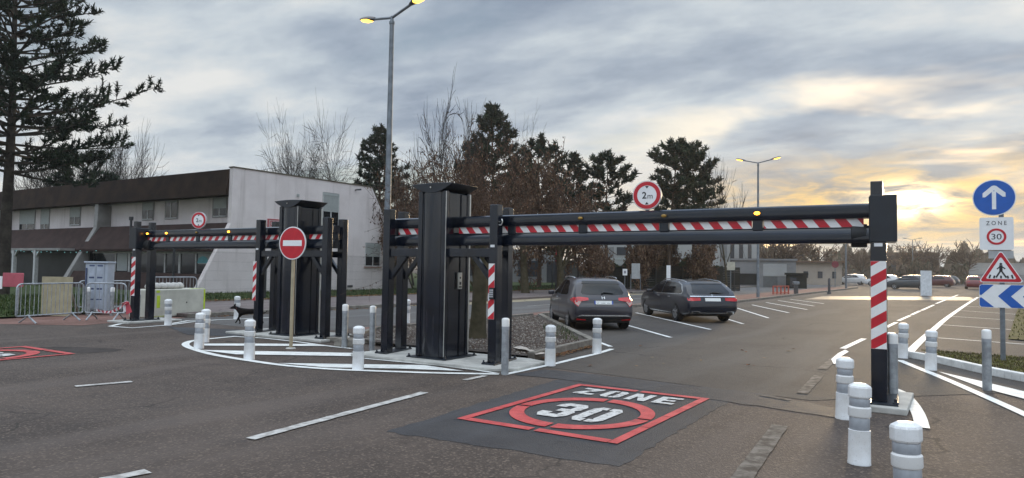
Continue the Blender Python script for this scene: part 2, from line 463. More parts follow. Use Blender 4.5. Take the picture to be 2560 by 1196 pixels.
# torn white fleece showing through the stones
mb = MB(); r = random.Random(12)
base = [at(px, py, .1) for px, py in ((1283, 872), (1300, 869), (1318, 874), (1333, 884), (1352, 881), (1368, 886), (1340, 889), (1315, 880), (1295, 877))]
for k in range(len(base)): base[k].z = .10 + r.uniform(0, .05)
c = sum(base, Vector())/len(base); c.z = .14
mb.add(base + [c], [(i, (i+1) % len(base), len(base)) for i in range(len(base))])
tag(mb.build('torn_fleece', M('dirty_white_fleece', (.42, .38, .34), .9, 0, .3, 14), smooth=60), 'torn scrap of dirty white fleece showing through the gravel', 'fleece')

# ---- grass blades
def blades(name, poly, n, seed, hmin, hmax, wid, z0, label, cols):
    mb = MB(); r = random.Random(seed)
    for x, y in scatter_in(poly, n, seed):
        h = r.uniform(hmin, hmax); a = r.uniform(0, 2*PI); w_ = wid*r.uniform(.6, 1.3)
        dx, dy = math.cos(a)*w_, math.sin(a)*w_; lx, ly = r.gauss(0, h*.35), r.gauss(0, h*.35)
        mb.add([(x-dx, y-dy, z0), (x+dx, y+dy, z0), (x+lx, y+ly, z0+h)], [(0, 1, 2)], r.randrange(len(cols)))
    return tag(mb.build(name, cols), label, None, None, 'stuff')
GR = [M('grass_blade_green', (.035, .062, .012), .7, 0, .3, 1), M('grass_blade_olive', (.060, .070, .020), .7, 0, .3, 1), M('grass_blade_dark', (.020, .038, .010), .7, 0, .3, 1)]
blades('grass', [(-25.9, 15), (-25.9, 60), (-33.5, 60), (-33.5, 15)], 12000, 21, .06, .17, .022, .055, 'short green grass growing along the mesh fence', GR)
blades('grass', [(-22.3, 8.8), (-22.7, 12.3), (-32, 20), (-40, 8), (-28, 7)], 9000, 22, .06, .16, .022, .055, 'short green grass growing beside the crowd barriers', GR)
blades('weeds', [(-6.7, 13.3), (-7.6, 13.6), (-9.6, 16.6), (-9.0, 17.0)], 350, 23, .03, .12, .008, .085, 'sparse weeds along the kerb of the gravel bed', GR)

# ---- fallen leaves
def leaves(name, pts, seed, z0, size, label, cols):
    mb = MB(); r = random.Random(seed)
    for x, y in pts:
        s = size*r.uniform(.6, 1.3); a = r.uniform(0, 2*PI); t = r.uniform(-.5, .5)
        ux, uy = math.cos(a)*s, math.sin(a)*s; vx, vy = -math.sin(a)*s*.6, math.cos(a)*s*.6
        z = z0 + r.uniform(.004, .03)
        mb.add([(x-ux, y-uy, z), (x-vx, y-vy, z+abs(t)*s), (x+ux, y+uy, z), (x+vx, y+vy, z+abs(t)*s*.6)], [(0, 1, 2, 3)], r.randrange(len(cols)))
    return tag(mb.build(name, cols), label, None, None, 'stuff')
LF = [M('dead_leaf_brown', (.12, .055, .025), .8, 0, .3, 2), M('dead_leaf_rust', (.20, .075, .028), .8, 0, .3, 2), M('dead_leaf_tan', (.26, .17, .09), .8, 0, .3, 2)]
r = random.Random(31)
leaves('fallen_leaves', [(-6.22 + r.gauss(0, .05) - (y-10.8)*.08, y) for y in [r.uniform(10.9, 13.6) for _ in range(300)]], 32, .015, .035, 'brown dead leaves lying along the kerb of the gravel bed', LF)
leaves('fallen_leaves', [(-25.5 + r.gauss(0, .28), r.uniform(13.5, 62)) for _ in range(2600)], 33, .115, .06, 'rust brown dead leaves heaped along the fence side of the pavement', LF)
leaves('fallen_leaves', [(-19.05 + r.gauss(0, .12), r.uniform(13, 24)) for _ in range(260)], 34, .0, .05, 'dead leaves in the gutter of the street', LF)
leaves('fallen_leaves', scatter_in([(-3, 10.2), (-5.5, 10.6), (-5.8, 15), (-2, 16)], 14, 35), 36, .006, .05, 'stray dead leaves on the car park lane', LF)

# ---- concrete footings of the two barriers
def slab(name, poly, h):
    mb = MB(); mb.prism(poly, 0.0, h, 'z'); return tag(mb.build(name, CONCRETE, bevel=.012), None, None, None, 'structure')
slab('concrete_footing', [(-9.15, 9.12), (-6.15, 9.12), (-5.82, 9.40), (-5.9, 10.4), (-6.3, 10.58), (-9.2, 10.58)], .055)
slab('concrete_footing', [(-14.35, 10.3), (-11.2, 10.3), (-11.2, 11.75), (-14.3, 11.75)], .055)
slab('concrete_footing', [(-19.3, 10.22), (-18.3, 10.22), (-18.3, 11.75), (-19.3, 11.75)], .055)
slab('concrete_footing', [(-1.15, 9.22), (-.52, 9.22), (-.52, 10.6), (-1.15, 10.6)], .075)

# ---- dark strip of new asphalt and the patch under the painted square
sheet('asphalt_patch', ragged([at(1285, 938), at(1365, 925), at(1560, 945), at(1900, 985), at(2090, 1022), at(2095, 1046), at(1835, 1008), at(1600, 975), at(1400, 949)], .03, 1), .006, ASPH_NEW)
sheet('asphalt_patch', ragged([(-4.72, 5.20), (-2.36, 5.40), (-2.42, 9.02), (-4.95, 9.10)], .025, 2), .003, ASPH_NEW)
sheet('asphalt_patch', ragged([at(420, 818), at(620, 826), at(600, 843), at(470, 838)], .03, 1), .006, ASPH_NEW)
sheet('asphalt_patch', ragged([at(95, 868), at(200, 868), at(312, 874), at(285, 880), at(200, 884)], .02, 2), .003, M('faintly_darker_asphalt', (.034, .028, .025), .8, 0, .2, 2, col2=(.058, .047, .042), bump=.4, bscale=50))

# ---- road markings
def line_m(a, b, w_, mb, z=.011, jag=0.0, seed=1):
    a = Vector((a[0], a[1], z)); b = Vector((b[0], b[1], z)); d = (b-a).normalized(); s_ = Vector((-d.y, d.x, 0))*w_/2
    n = max(1, int((b-a).length/.12)) if jag else 1
    r = random.Random(seed); L = []; Rr = []
    for i in range(n+1):
        p = a.lerp(b, i/n); L.append(p + s_*(1 + r.uniform(-jag, jag))); Rr.append(p - s_*(1 + r.uniform(-jag, jag)))
    mb.add(L + Rr, [(i, n+1+i, n+2+i, i+1) for i in range(n)])
def poly_m(pts, w_, mb, z=.011):
    """ribbon of constant width along ground points"""
    P = [Vector((p[0], p[1], 0)) for p in pts]; L = []; Rr = []
    for i, p in enumerate(P):
        d = (P[min(i+1, len(P)-1)] - P[max(i-1, 0)]).normalized(); s_ = Vector((-d.y, d.x, 0))*w_/2
        L.append((p.x+s_.x, p.y+s_.y, z)); Rr.append((p.x-s_.x, p.y-s_.y, z))
    n = len(P); mb.add(L+Rr, [(i, n+i, n+i+1, i+1) for i in range(n-1)])
def smooth_pts(pts, k=4):
    P = [Vector((p[0], p[1], 0)) for p in pts]; out = []
    for i in range(len(P)-1):
        p0, p1, p2, p3 = P[max(i-1, 0)], P[i], P[i+1], P[min(i+2, len(P)-1)]
        for j in range(k):
            t = j/k
            out.append(.5*((2*p1) + (p2-p0)*t + (2*p0-5*p1+4*p2-p3)*t*t + (3*p1-p0-3*p2+p3)*t*t*t))
    out.append(P[-1]); return out
def mark(mb, mat=ROADW): return tag(mb.build('road_marking', mat), None, None, None, 'structure')

mb = MB()   # hatched island in front of the barriers
poly_m(smooth_pts([at(*p) for p in ((1247, 937), (1080, 934), (907, 928), (804, 923), (701, 914), (597, 899), (529, 887), (481, 873), (464, 864), (470, 857), (490, 852), (529, 848), (591, 842))]), .14, mb)
poly_m([at(*p) for p in ((591, 843), (660, 847), (735, 855), (831, 868), (880, 873))], .10, mb)
poly_m([at(*p) for p in ((911, 898), (1010, 907), (1113, 917), (1190, 927), (1247, 936))], .07, mb)
def quad(pts, z=.013):
    mb.add([(at(*p).x, at(*p).y, z) for p in pts], [tuple(range(len(pts)))])
quad([(510, 861), (640, 861), (770, 862), (836, 867), (700, 867), (510, 866)], .014)
quad([(497, 877), (600, 879), (910, 885), (934, 890), (911, 893), (590, 888)], .014)
quad([(695, 910), (900, 913), (1060, 915), (1160, 930), (1000, 924), (815, 921)], .014)
mark(mb)
mb = MB()   # island round the far end of the second barrier
poly_m([at(*p) for p in ((275, 817), (330, 821), (420, 814), (480, 806), (540, 801), (590, 799), (680, 795), (740, 793))], .12, mb)
poly_m([at(*p) for p in ((275, 817), (300, 811), (345, 808))], .12, mb)
poly_m([at(*p) for p in ((425, 811), (470, 803), (520, 801))], .12, mb)
mark(mb)
mb = MB()   # edge line by the gravel bed
poly_m([at(*p) for p in ((1262, 938), (1340, 921), (1375, 914), (1440, 898), (1492, 886), (1530, 874))], .11, mb)
mark(mb)
mb = MB()   # parking bay lines, left row
for a, b in (((1388, 816), (1527, 868)), ((1560, 812), (1677, 845)), ((1590, 783), (1776, 825)), ((1780, 787), (1858, 811)), ((1842, 771), (1921, 796)), ((1880, 763), (1972, 783)), ((1915, 757), (2018, 775)), ((1945, 752), (2035, 766)), ((1975, 749), (2060, 760))):
    line_m(at(*a), at(*b), .10, mb)
mark(mb)
mb = MB()   # parking bay lines, right row
for a, b in (((2345, 846), (2575, 863)), ((2352, 813), (2555, 827)), ((2378, 792), (2550, 803)), ((2395, 777), (2545, 787)), ((2410, 766), (2530, 773)), ((2300, 882), (2445, 893)), ((2540, 898), (2600, 903))):
    line_m(at(*a), at(*b), .09, mb)
mark(mb)
mb = MB()   # lane lines on the right
poly_m(smooth_pts([at(*p) for p in ((2273, 882), (2302, 853), (2335, 824), (2370, 794), (2419, 760), (2445, 744))]), .17, mb)
for a, b in (((2107, 873), (2160, 848)), ((2190, 834), (2211, 823)), ((2214, 820), (2241, 807)), ((2246, 803), (2275, 790)), ((2279, 788), (2300, 778)), ((2304, 777), (2335, 763)), ((2340, 760), (2365, 750)), ((2370, 748), (2395, 738))):
    line_m(at(*a), at(*b), .13, mb)
poly_m(smooth_pts([at(*p) for p in ((2248, 902), (2284, 917), (2365, 950), (2456, 990), (2560, 1037), (2640, 1076))]), .13, mb)
quad([(2346, 931), (2456, 956), (2560, 981), (2640, 1003), (2640, 1018), (2558, 999), (2456, 972)])
quad([(2113, 876), (2095, 885), (2078, 900), (2084, 912), (2094, 911), (2092, 902), (2106, 891), (2122, 881)])
poly_m(smooth_pts([at(*p) for p in ((2228, 972), (2256, 985), (2280, 1010), (2297, 1040), (2306, 1072))]), .14, mb)
mark(mb)
mb = MB()   # old worn dashes on the approach
for i, (a, b, w_) in enumerate((((188, 968), (330, 956), .12), ((625, 1100), (1062, 983), .12), ((255, 1204), (370, 1181), .13), ((1162, 952), (1213, 941), .10))):
    line_m(at(*a), at(*b), w_, mb, jag=.10, seed=i)
mark(mb, M('chipped_road_paint', (.30, .28, .26), .7, 0, .2, 9, col2=(.55, .53, .50), bump=.5, bscale=60))
mb = MB()
for i, (a, b, w_) in enumerate((((1850, 1205), (1950, 1066), .16), ((2005, 986), (2047, 941), .14), ((2055, 925), (2098, 887), .14), ((1900, 990), (1975, 1003), .08), ((2290, 880), (2330, 886), .1))):
    line_m(at(*a), at(*b), w_, mb, jag=.06, seed=i+9)
mark(mb, M('nearly_gone_road_paint', (.055, .046, .040), .8, 0, .2, 8, col2=(.17, .15, .13)))
mb = MB()   # centre line of the street behind
line_m((-15.7, 26), (-15.7, 60), .10, mb); mark(mb, ROADW_OLD)
mb = MB()
quad([(740, 788), (760, 788), (760, 800), (738, 800)]); 
sheet('pale_crossing', [at(2010, 749), at(2060, 741), at(2425, 743), at(2440, 752)], .009, M('smooth_damp_paving', (.14, .125, .105), .55, 0, .25, .8, spec=.3))

# ---- ZONE 30 painted on the ground
def zone_marking(cx, cy, fl=1):
    """red frame 1.84 x 2.85 m with a broken ring, ZONE and 30 in white"""
    mb = MB(); z = .012; W, L = .92, 1.425; bw = .10
    def rect(x0, x1, y0, y1, mi=0): mb.add([(x0, y0, z), (x1, y0, z), (x1, y1, z), (x0, y1, z)], [(0, 1, 2, 3)], mi)
    gp = .007
    for sx_ in (-1, 1):
        x0, x1 = sorted((sx_*W, sx_*(W-bw)))
        for a, b in ((-L, -.62), (-.62, 0.02), (.02, .55), (.55, .98), (.98, L)): rect(x0, x1, a+gp, b-gp)
    for sy_ in (-1, 1):
        y0, y1 = sorted((sy_*L, sy_*(L-bw*1.25)))
        for a, b in ((-W+bw+gp, -.02-gp), (.02+gp, W-bw-gp)): rect(a, b, y0, y1)
    yc = -.30; rx, ry = .785, .90; t = .15
    for a0, a1 in ((4, 92), (96, 184), (188, 272), (276, 360)):
        n = 20; o = []; i_ = []
        for k in range(n+1):
            a = R_(a0 + (a1-a0)*k/n); o.append((rx*math.cos(a), yc + ry*math.sin(a), z)); i_.append(((rx-t)*math.cos(a), yc + (ry-t*1.35)*math.sin(a), z))
        mb.add(o + i_, [(k, k+1, n+2+k, n+1+k) for k in range(n)])
    def letter(polys, x, y, w_, h_):
        for p in polys: mb.add([(x + a*w_, y + b*h_, z+.001) for a, b in p], [tuple(range(len(p)))], 1)
    def ring_half(side, th=.36, tv=.17, gap=.04):
        outer = [(.5+gap, 0), (.82, 0), (1, .16), (1, .84), (.82, 1), (.5+gap, 1)]
        inner = [(.5+gap, 1-tv), (1-th+.06, 1-tv), (1-th, 1-tv-.06), (1-th, tv+.06), (1-th+.06, tv), (.5+gap, tv)]
        p = outer + inner
        if side < 0: p = [(1-a, b) for a, b in p][::-1]
        return p
    Z = [[(0, 1), (1, 1), (1, .80), (.42, .22), (1, .22), (1, 0), (0, 0), (0, .2), (.56, .78), (0, .78)]]
    O = [ring_half(-1), ring_half(1)]
    N = [[(0, 0), (0, 1), (.34, 1), (.68, .44), (.68, 1), (1, 1), (1, 0), (.68, 0), (.32, .58), (.32, 0)]]
    E_ = [[(0, 0), (0, 1), (1, 1), (1, .80), (.36, .80), (.36, .60), (.86, .60), (.86, .41), (.36, .41), (.36, .2), (1, .2), (1, 0)]]
    T3 = [[(0, .70), (0, .84), (.18, 1), (.82, 1), (1, .84), (1, .60), (.88, .51), (1, .42), (1, .16), (.82, 0), (.18, 0), (0, .16), (0, .31), (.36, .31), (.36, .19), (.64, .19), (.64, .40), (.34, .40), (.34, .59), (.64, .59), (.64, .81), (.36, .81), (.36, .70)]]
    for k, p in enumerate((Z, O, N, E_)): letter(p, -.66 + k*.355, .72, .27, .46)
    letter(T3, -.40, yc-.44, .36, .80); letter([[(a, b) for a, b in q] for q in O], .03, yc-.44, .36, .80)
    mb.v = [(cx + a*fl, cy + b*fl, c) for a, b, c in mb.v]
    return tag(mb.build('zone_marking', [ROADRED, worn(M('scuffed_white_road_paint', (.42, .41, .39), .65, 0, .1, 26, col2=(.64, .63, .61), bump=.35, bscale=60), (.06, .055, .055), 8.0, .53, .68, .7)]), None, None, None, 'structure')
zone_marking(-3.59, 7.48)
p = at(190, 886)
zone_marking(p.x - .92, p.y - 1.425, -1)

# ================================================================== HEIGHT BARRIERS
LABEL_W = M('white_label', (.75, .75, .75), .4)
PANELS = [WHITE_R, RED_R]
def stripes_x(mb, x0, x1, z0, z1, y, slant, pitch, phase=0.0):
    """alternating slanted stripes in the xz plane at y, clipped to the panel"""
    n = 0; x = x0 - abs(slant) - pitch*2 + phase
    while x < x1 + abs(slant):
        q = [(x, z0), (x+pitch/2, z0), (x+pitch/2+slant, z1), (x+slant, z1)]
        def clip(poly, lim, keep_gt):
            out = []
            for (a, b), (c, d) in zip(poly, poly[1:] + poly[:1]):
                ia = a >= lim if keep_gt else a <= lim; ic = c >= lim if keep_gt else c <= lim
                if ia: out.append((a, b))
                if ia != ic: t = (lim-a)/(c-a); out.append((lim, b + (d-b)*t))
            return out
        q = clip(q, x0, True); q = clip(q, x1, False) if q else q
        if len(q) >= 3: mb.add([(a, y, b) for a, b in q], [tuple(range(len(q)))], 1)
        x += pitch; n += 1
def stripes_z(mb, x0, x1, z0, z1, y, slant, pitch, phase=0.0):
    z = z0 - abs(slant) - pitch*2 + phase
    while z < z1 + abs(slant):
        q = [(x0, z), (x1, z+slant), (x1, z+slant+pitch/2), (x0, z+pitch/2)]
        def clip(poly, lim, gt):
            out = []
            for (a, b), (c, d) in zip(poly, poly[1:] + poly[:1]):
                ia = b >= lim if gt else b <= lim; ic = d >= lim if gt else d <= lim
                if ia: out.append((a, b))
                if ia != ic: t = (lim-b)/(d-b); out.append((a + (c-a)*t, lim))
            return out
        q = clip(q, z0, True); q = clip(q, z1, False) if q else q
        if len(q) >= 3: mb.add([(a, y, b) for a, b in q], [tuple(range(len(q)))], 1)
        z += pitch

def bolts(mb, pts, z, r=.016, h=.045):
    for x, y in pts: mb.lathe([(r*1.7, 0), (r*1.7, .018), (r, .018), (r, h)], 6, (x, y, z))

def barrier(name, label, loc, s, length, lamps, slant, keypad, lean_stripe, fx, bx_, left_end=1.16):
    """tower, two trestles and a double beam; s = +1 beam to +x, -1 beam to -x"""
    T = thing(name, label, 'height barrier', loc, 0, 'height limit barriers at the car park entry')
    X = lambda a: a*s
    def bx(mb, x0, x1, *r, **k): a, b = sorted((X(x0), X(x1))); return mb.box(a, b, *r, **k)
    z0 = .055
    # --- tower
    mb = MB(); mb.box(-.30, .30, -.33, .33, z0+.02, 2.90)
    for sx_ in (-1, 1):
        for sy_ in (-1, 1):
            cx, cy = sx_*.285, sy_*.31
            mb.box(cx-.05, cx+.05, cy-.045, cy+.045, z0+.02, 2.92)
    tw = mb.build('tower', ANTH, T, bevel=.018, seg=3)
    mb = MB()
    for sy_ in (-1, 1):       # bowed front and back covers
        n = 8; o = []; 
        pr = [(-.20 + .40*k/n, sy_*(.335 + .045*(1-((k/n-.5)*2)**2))) for k in range(n+1)]
        poly = pr + [(.20, sy_*.29), (-.20, sy_*.29)]
        mb.prism(poly, z0+.02, 2.90, 'z')
    mb.build('cover_panel', ANTH, tw, smooth=30)
    mb = MB()
    for sx_ in (-1, 1):
        mb.box(sx_*.31-.012 if sx_ > 0 else sx_*.31-.012, sx_*.31+.012, -.25, -.05, z0+.02, 2.88)
        mb.box(sx_*.31-.012, sx_*.31+.012, .10, .25, z0+.02, 2.88)
    mb.build('side_panel', ANTH, tw, bevel=.006)
    mb = MB(); mb.box(.331, .341, -.363, -.351, z0+.05, 2.90); mb.box(.327, .342, .315, .352, z0+.05, 2.90)
    mb.build('aluminium_trim', ALU, tw)
    tw.scale.x = .92
    # cap: lens shaped section running front to back
    n = 14; up = [(-.45 + .90*k/n, 3.035 + .018*(1-((k/n-.5)*2)**2)) for k in range(n+1)]
    lo = [(.45 - .90*k/n, 3.035 - .155*(1-((k/n-.5)*2)**2)) for k in range(1, n)]
    mb = MB(); mb.prism(up + lo, -.385, .385, 'y'); cap = mb.build('cap', ANTH_M, T, smooth=35, bevel=.006)
    mb = MB(); mb.tube([(-.012, -.390, 2.985), (-.012, -.380, 2.985)], .032, 14); mb.build('fixing_hole', BLACK, cap)
    mb = MB(); mb.tube([(-.012, -.397, 2.978), (-.012, -.389, 2.978)], .014, 10); mb.build('screw', ALU, cap)
    mb = MB(); mb.box(-.42, .42, -.46, .46, z0, z0+.02)
    bolts(mb, [(a, b) for a in (-.39, .39) for b in (-.42, .42)], z0+.02)
    mb.build('base_plate', ANTH_M, T, bevel=.004)
    # --- trestles
    YF, YB = -.25, .335
    for k in (0, 1):
        xf, xb = fx[k], bx_[k]
        mb = MB(); mb.prism([(xf-.13, YF-.17), (xf+.13, YF-.17), (xb+.13, YB+.17), (xb-.13, YB+.17)], z0, z0+.022, 'z')
        bolts(mb, [(xf-.105, YF-.14), (xf+.105, YF-.14), (xb-.105, YB+.14), (xb+.105, YB+.14)], z0+.022)
        mb.build('base_plate', ANTH_M, T, bevel=.004)
        for x, y in ((xf, YF), (xb, YB)):
            mb = MB(); mb.box(x-.078, x+.078, y-.078, y+.078, z0+.022, 2.64)
            po = mb.build('post', ANTH, T, bevel=.008)
            d = 1 if k == 0 else -1
            a, b = sorted((x + d*.079, -d*.315))
            mb = MB(); mb.box(a, b, y-.05, y+.05, 1.79, 1.925)
            mb.build('cross_channel', ANTH, T, bevel=.006)
            mb = MB(); mb.bar((x + d*.06, y, 1.40), (x + d*.42, y, 1.80), .07, .085)
            mb.build('brace', ANTH, T, bevel=.006)
    # --- beams
    e0, e1 = -left_end, length
    mb = MB(); pf = [(-.085, 2.30), (-.09, 2.315), (-.09, 2.43), (-.08, 2.465), (-.045, 2.485), (.045, 2.485), (.08, 2.465), (.09, 2.43), (.09, 2.315), (.085, 2.30)]
    a, b = sorted((X(e0), X(e1))); mb.prism(pf, a, b, 'x'); ub = mb.build('upper_beam', ANTH, T, smooth=28)
    mb = MB(); n = 10
    arc = [(-.095*math.cos(PI*k/n), 2.055 + .155*math.sin(PI*k/n)) for k in range(n+1)]
    pf = [(-.09, 1.985), (-.095, 2.0)] + arc + [(.095, 2.0), (.09, 1.985)]
    mb.prism(pf, a, b, 'x'); lb = mb.build('lower_beam', ANTH, T, smooth=28)
    stops = [e0 + .07] + [q for q in ((1.44, 2.74, 4.05, 5.36, 6.66) if s > 0 else (1.20, 2.44, 3.74, 5.05)) if q < e1 - .2]
    for q in stops:
        mb = MB(); bx(mb, q-.065, q+.065, -.075, .075, 2.17, 2.31); mb.build('connector', ANTH_M, T, bevel=.005)
    edges = [(e0+.15, -.36), (.36, 1.36)] + [(p+.08, min(q-.08, e1-.07)) for p, q in zip(stops[1:], stops[2:] + [e1+.02])]
    for i, (p, q) in enumerate(edges):
        if q - p < .15: continue
        mb = MB(); bx(mb, p, q, -.05, -.03, 2.19, 2.300)
        xa, xb = sorted((X(p), X(q))); stripes_x(mb, xa, xb, 2.192, 2.298, -.0525, slant, .262, .05*i)
        mb.build('stripe_panel', PANELS, T)
    for q, lit, inlow in lamps:
        mb = MB(); mb.lathe([(.052, 0), (.052, .012)], 14); mb.build('lamp_bezel', BLACK, ub).matrix_local = Matrix.Translation((X(q), -.090, 2.395)) @ Matrix.Rotation(PI/2, 4, 'X') @ Matrix.Diagonal((1, .62, 1, 1))
        mb = MB(); mb.lathe([(.040, 0), (.036, .018), (.018, .028)], 14)
        o = mb.build('warning_lamp', AMBER if lit else AMBER_OFF, ub); o.matrix_local = Matrix.Translation((X(q), -.1005, 2.395)) @ Matrix.Rotation(PI/2, 4, 'X') @ Matrix.Diagonal((1, .6, 1, 1))
    # reflective strip on the post by the lane, plate and keypad
    xp = fx[1] if s > 0 else fx[0]; sh = 0 if s > 0 else -.055; yo = .115
    mb = MB(); mb.box(xp-.077+sh, xp+.040+sh, -.447+yo, -.444+yo, .78, 1.68)
    stripes_z(mb, xp-.076+sh, xp+.039+sh, .782, 1.678, -.4475+yo, lean_stripe, .255)
    mb.build('reflective_strip', PANELS, T)
    mb = MB(); mb.box(xp-.05, xp+.03, -.447+yo, -.444+yo, 1.945, 1.985); mb.build('data_plate', LABEL_W, T)
    if keypad:
        mb = MB(); mb.tube([(xp+.10 + .045*math.sin(q), -.40+yo, 2.36 + .055*math.cos(q)) for q in [R_(40+28*k) for k in range(11)]], .011, 6); mb.tube([(xp+.07, -.40+yo, 2.36), (xp+.10, -.40+yo, 2.36)], .012, 6); mb.build('lock_hook', ALU, T, smooth=50)
        mb = MB(); mb.box(xp-.045, xp+.045, -.475+yo, -.448+yo, 1.10, 1.29); kp = mb.build('keypad', BLACK, T, bevel=.004)
        mb = MB()
        for i in range(3):
            for j in range(4): mb.box(xp-.035+i*.025, xp-.016+i*.025, -.480+yo, -.4755+yo, 1.135+j*.034, 1.160+j*.034)
        mb.build('key', M('grey_key', (.45, .46, .48), .4), kp)
        mb = MB(); mb.box(.322, .345, -.02, .085, 1.235, 1.52); lk = mb.build('lock_plate', M('stainless_plate', (.50, .49, .46), .35, .7), T, bevel=.004)
        mb = MB(); mb.box(.3455, .352, .01, .055, 1.31, 1.36); mb.box(.3455, .349, -.005, .07, 1.26, 1.285); mb.lathe([(.018, 0), (.018, .006)], 10, (0, 0, 0))
        for i in range(len(mb.v)-20, len(mb.v)): x_, y_, z_ = mb.v[i]; mb.v[i] = (.3455+z_, .03+x_, 1.43+y_)
        mb.build('keyhole', BLACK, lk)
    return T

barrier('height_barrier', 'dark steel height barrier with a long beam across the right lane, keypad on its post', (-7.65, 9.82, 0), 1, 6.71,
        [(2.72, False, 0), (4.06, False, 0), (5.36, True, 0)], -.085, True, .10, (-1.06, 1.26), (-1.24, 1.10))
barrier('height_barrier', 'dark steel height barrier behind the no entry sign, its amber lit beam reaching left', (-12.60, 10.90, 0), -1, 6.06,
        [(2.44, True, 0), (3.74, False, 0), (5.05, True, 0), (5.93, True, 0)], .085, False, .11, (-1.05, 1.14), (-1.24, 1.0))

def catch_frame(name, label, loc, s, z0, hy=.36):
    """the end frame a beam drops into: front and back post, catch plate and socket"""
    T = thing(name, label, 'barrier post', loc, R_(4), 'end frames that catch the barrier beams')
    mb = MB(); mb.box(-.20, .20, -hy-.19, hy+.19, z0, z0+.022); bolts(mb, [(a, b) for a in (-.17, .17) for b in (-hy-.15, hy+.15)], z0+.022, .02, .06)
    mb.build('base_plate', ANTH_M, T, bevel=.004)
    for y in (-hy, hy):
        mb = MB(); mb.box(-.085, .085, y-.085, y+.085, z0+.022, 2.30); mb.box(-.082, .050, y-.07, y+.07, 2.301, 2.72); mb.build('post', ANTH, T, bevel=.008)
    a, b = sorted((s*(-.10), s*.19))
    mb = MB(); mb.box(a, b, -hy-.086, hy-.09, 2.0, 2.54); bx = mb.build('catch_box', ANTH_M, T, bevel=.012)
    mb = MB(); mb.box(*sorted((s*-.09, s*.20)), -hy-.104, -hy-.087, 1.99, 2.55); mb.build('catch_plate', ANTH_M, T, bevel=.006)
    mb = MB(); n = 14
    a, b = sorted((s*(-.13), s*(-.31)))
    mb.prism([(.145*math.cos(2*PI*k/n), 2.085 + .15*math.sin(2*PI*k/n)) for k in range(n)], a, b, 'x'); mb.build('socket', BLACK, T, smooth=35, bevel=.01)
    mb = MB(); mb.box(-.083, .083, -hy-.089, -hy-.086, .72, 1.76); stripes_z(mb, -.082, .082, .722, 1.758, -hy-.0895, .105, .25, .08); mb.build('reflective_strip', PANELS, T)
    mb = MB(); mb.box(-.045, .045, -hy-.089, -hy-.086, 1.935, 1.975); mb.build('data_plate', LABEL_W, T)
    return T
catch_frame('end_frame', 'dark end post with red and white stripes on the right, beside white bollards', (-.85, 9.88, 0), 1, .075)
catch_frame('end_frame', 'pair of dark end posts on the left beside the crowd barriers, catching the far beam', (-18.75, 10.86, 0), -1, .055, .215)

# ================================================================== SIGNS
def disc(mb, r, y0, y1, n=36, mi=0, cx=0, cz=0, r2=None):
    """disc in the xz plane between depths y0 (front) and y1; r2 makes a ring"""
    P = [(math.cos(2*PI*k/n), math.sin(2*PI*k/n)) for k in range(n)]
    if r2 is None:
        mb.add([(cx+r*a, y0, cz+r*b) for a, b in P] + [(cx+r*a, y1, cz+r*b) for a, b in P],
               [tuple(range(n)), tuple(reversed(range(n, 2*n)))] + [(i, (i+1) % n, (i+1) % n+n, i+n) for i in range(n)], mi)
    else:
        v = [(cx+q*a, y, cz+q*b) for y in (y0, y1) for q in (r, r2) for a, b in P]; f = []
        for i in range(n):
            j = (i+1) % n
            f += [(i, j, n+j, n+i), (2*n+i, 3*n+i, 3*n+j, 2*n+j), (i, 2*n+i, 2*n+j, j), (n+i, n+j, 3*n+j, 3*n+i)]
        mb.add(v, f, mi)
def height_sign(label, loc, rotz):
    T = thing('height_limit_sign', label, 'road sign', loc, rotz, 'two metre height limit signs')
    r = .215; cz = .225
    mb = MB(); disc(mb, r, -.012, .030, cz=cz); mb.build('backing', SIGN_BACK, T, smooth=40)
    mb = MB(); disc(mb, r-.006, -.0145, -.0125, cz=cz); mb.build('face', SIGN_W, T)
    mb = MB(); disc(mb, r-.014, -.0170, -.0150, cz=cz, r2=r-.070); mb.build('red_ring', RED_R, T)
    mb = MB()
    put_text(mb, '2', .066, .100, lambda a, b: (a-.038, -.0165, b+cz), bold=.02); put_text(mb, 'm', .075, .052, lambda a, b: (a+.048, -.0165, b+cz-.024))
    for sg in (-1, 1): mb.add([(0, -.0165, cz+sg*.098), (-.028, -.0165, cz+sg*.136), (.028, -.0165, cz+sg*.136)], [(0, 1, 2)])
    mb.build('lettering', SIGN_K, T)
    mb = MB(); mb.box(-.03, .03, .031, .06, -.02, .2); mb.build('bracket', GALV, T)
    return T
height_sign('round 2 m height limit sign above the right barrier beam, seen against trees', (-3.88, 9.80, 2.487), R_(8))
height_sign('round 2 m height limit sign above the far left beam, in front of the school', (-16.38, 10.88, 2.487), R_(20))

# no entry
p = at(724, 872)
T = thing('no_entry_sign', 'round red no entry sign on a cream pole standing on the striped island', 'road sign', (p.x, p.y, 0), R_(10))
BEIGE = M('cream_painted_pole', (.36, .30, .20), .5, 0, .12, 6)
mb = MB(); mb.box(-.031, .031, .012, .058, 0, 2.02); mb.build('pole', BEIGE, T, bevel=.012)
mb = MB(); mb.lathe([(.10, 0), (.08, .018), (.055, .022)], 12, (0, .035, 0)); mb.build('foot', CONCRETE, T)
cz = 2.03; r = .32
mb = MB(); disc(mb, r, -.004, .012, cz=cz, n=48); mb.build('backing', SIGN_BACK, T, smooth=40)
mb = MB(); disc(mb, r-.002, -.0065, -.0045, cz=cz, n=48); mb.build('white_rim', SIGN_W, T)
mb = MB(); disc(mb, r-.022, -.0090, -.0070, cz=cz, n=48); mb.build('red_face', RED_R, T)
mb = MB(); mb.box(-.225, .225, -.0115, -.0095, cz-.055, cz+.055); mb.build('white_bar', SIGN_W, T)

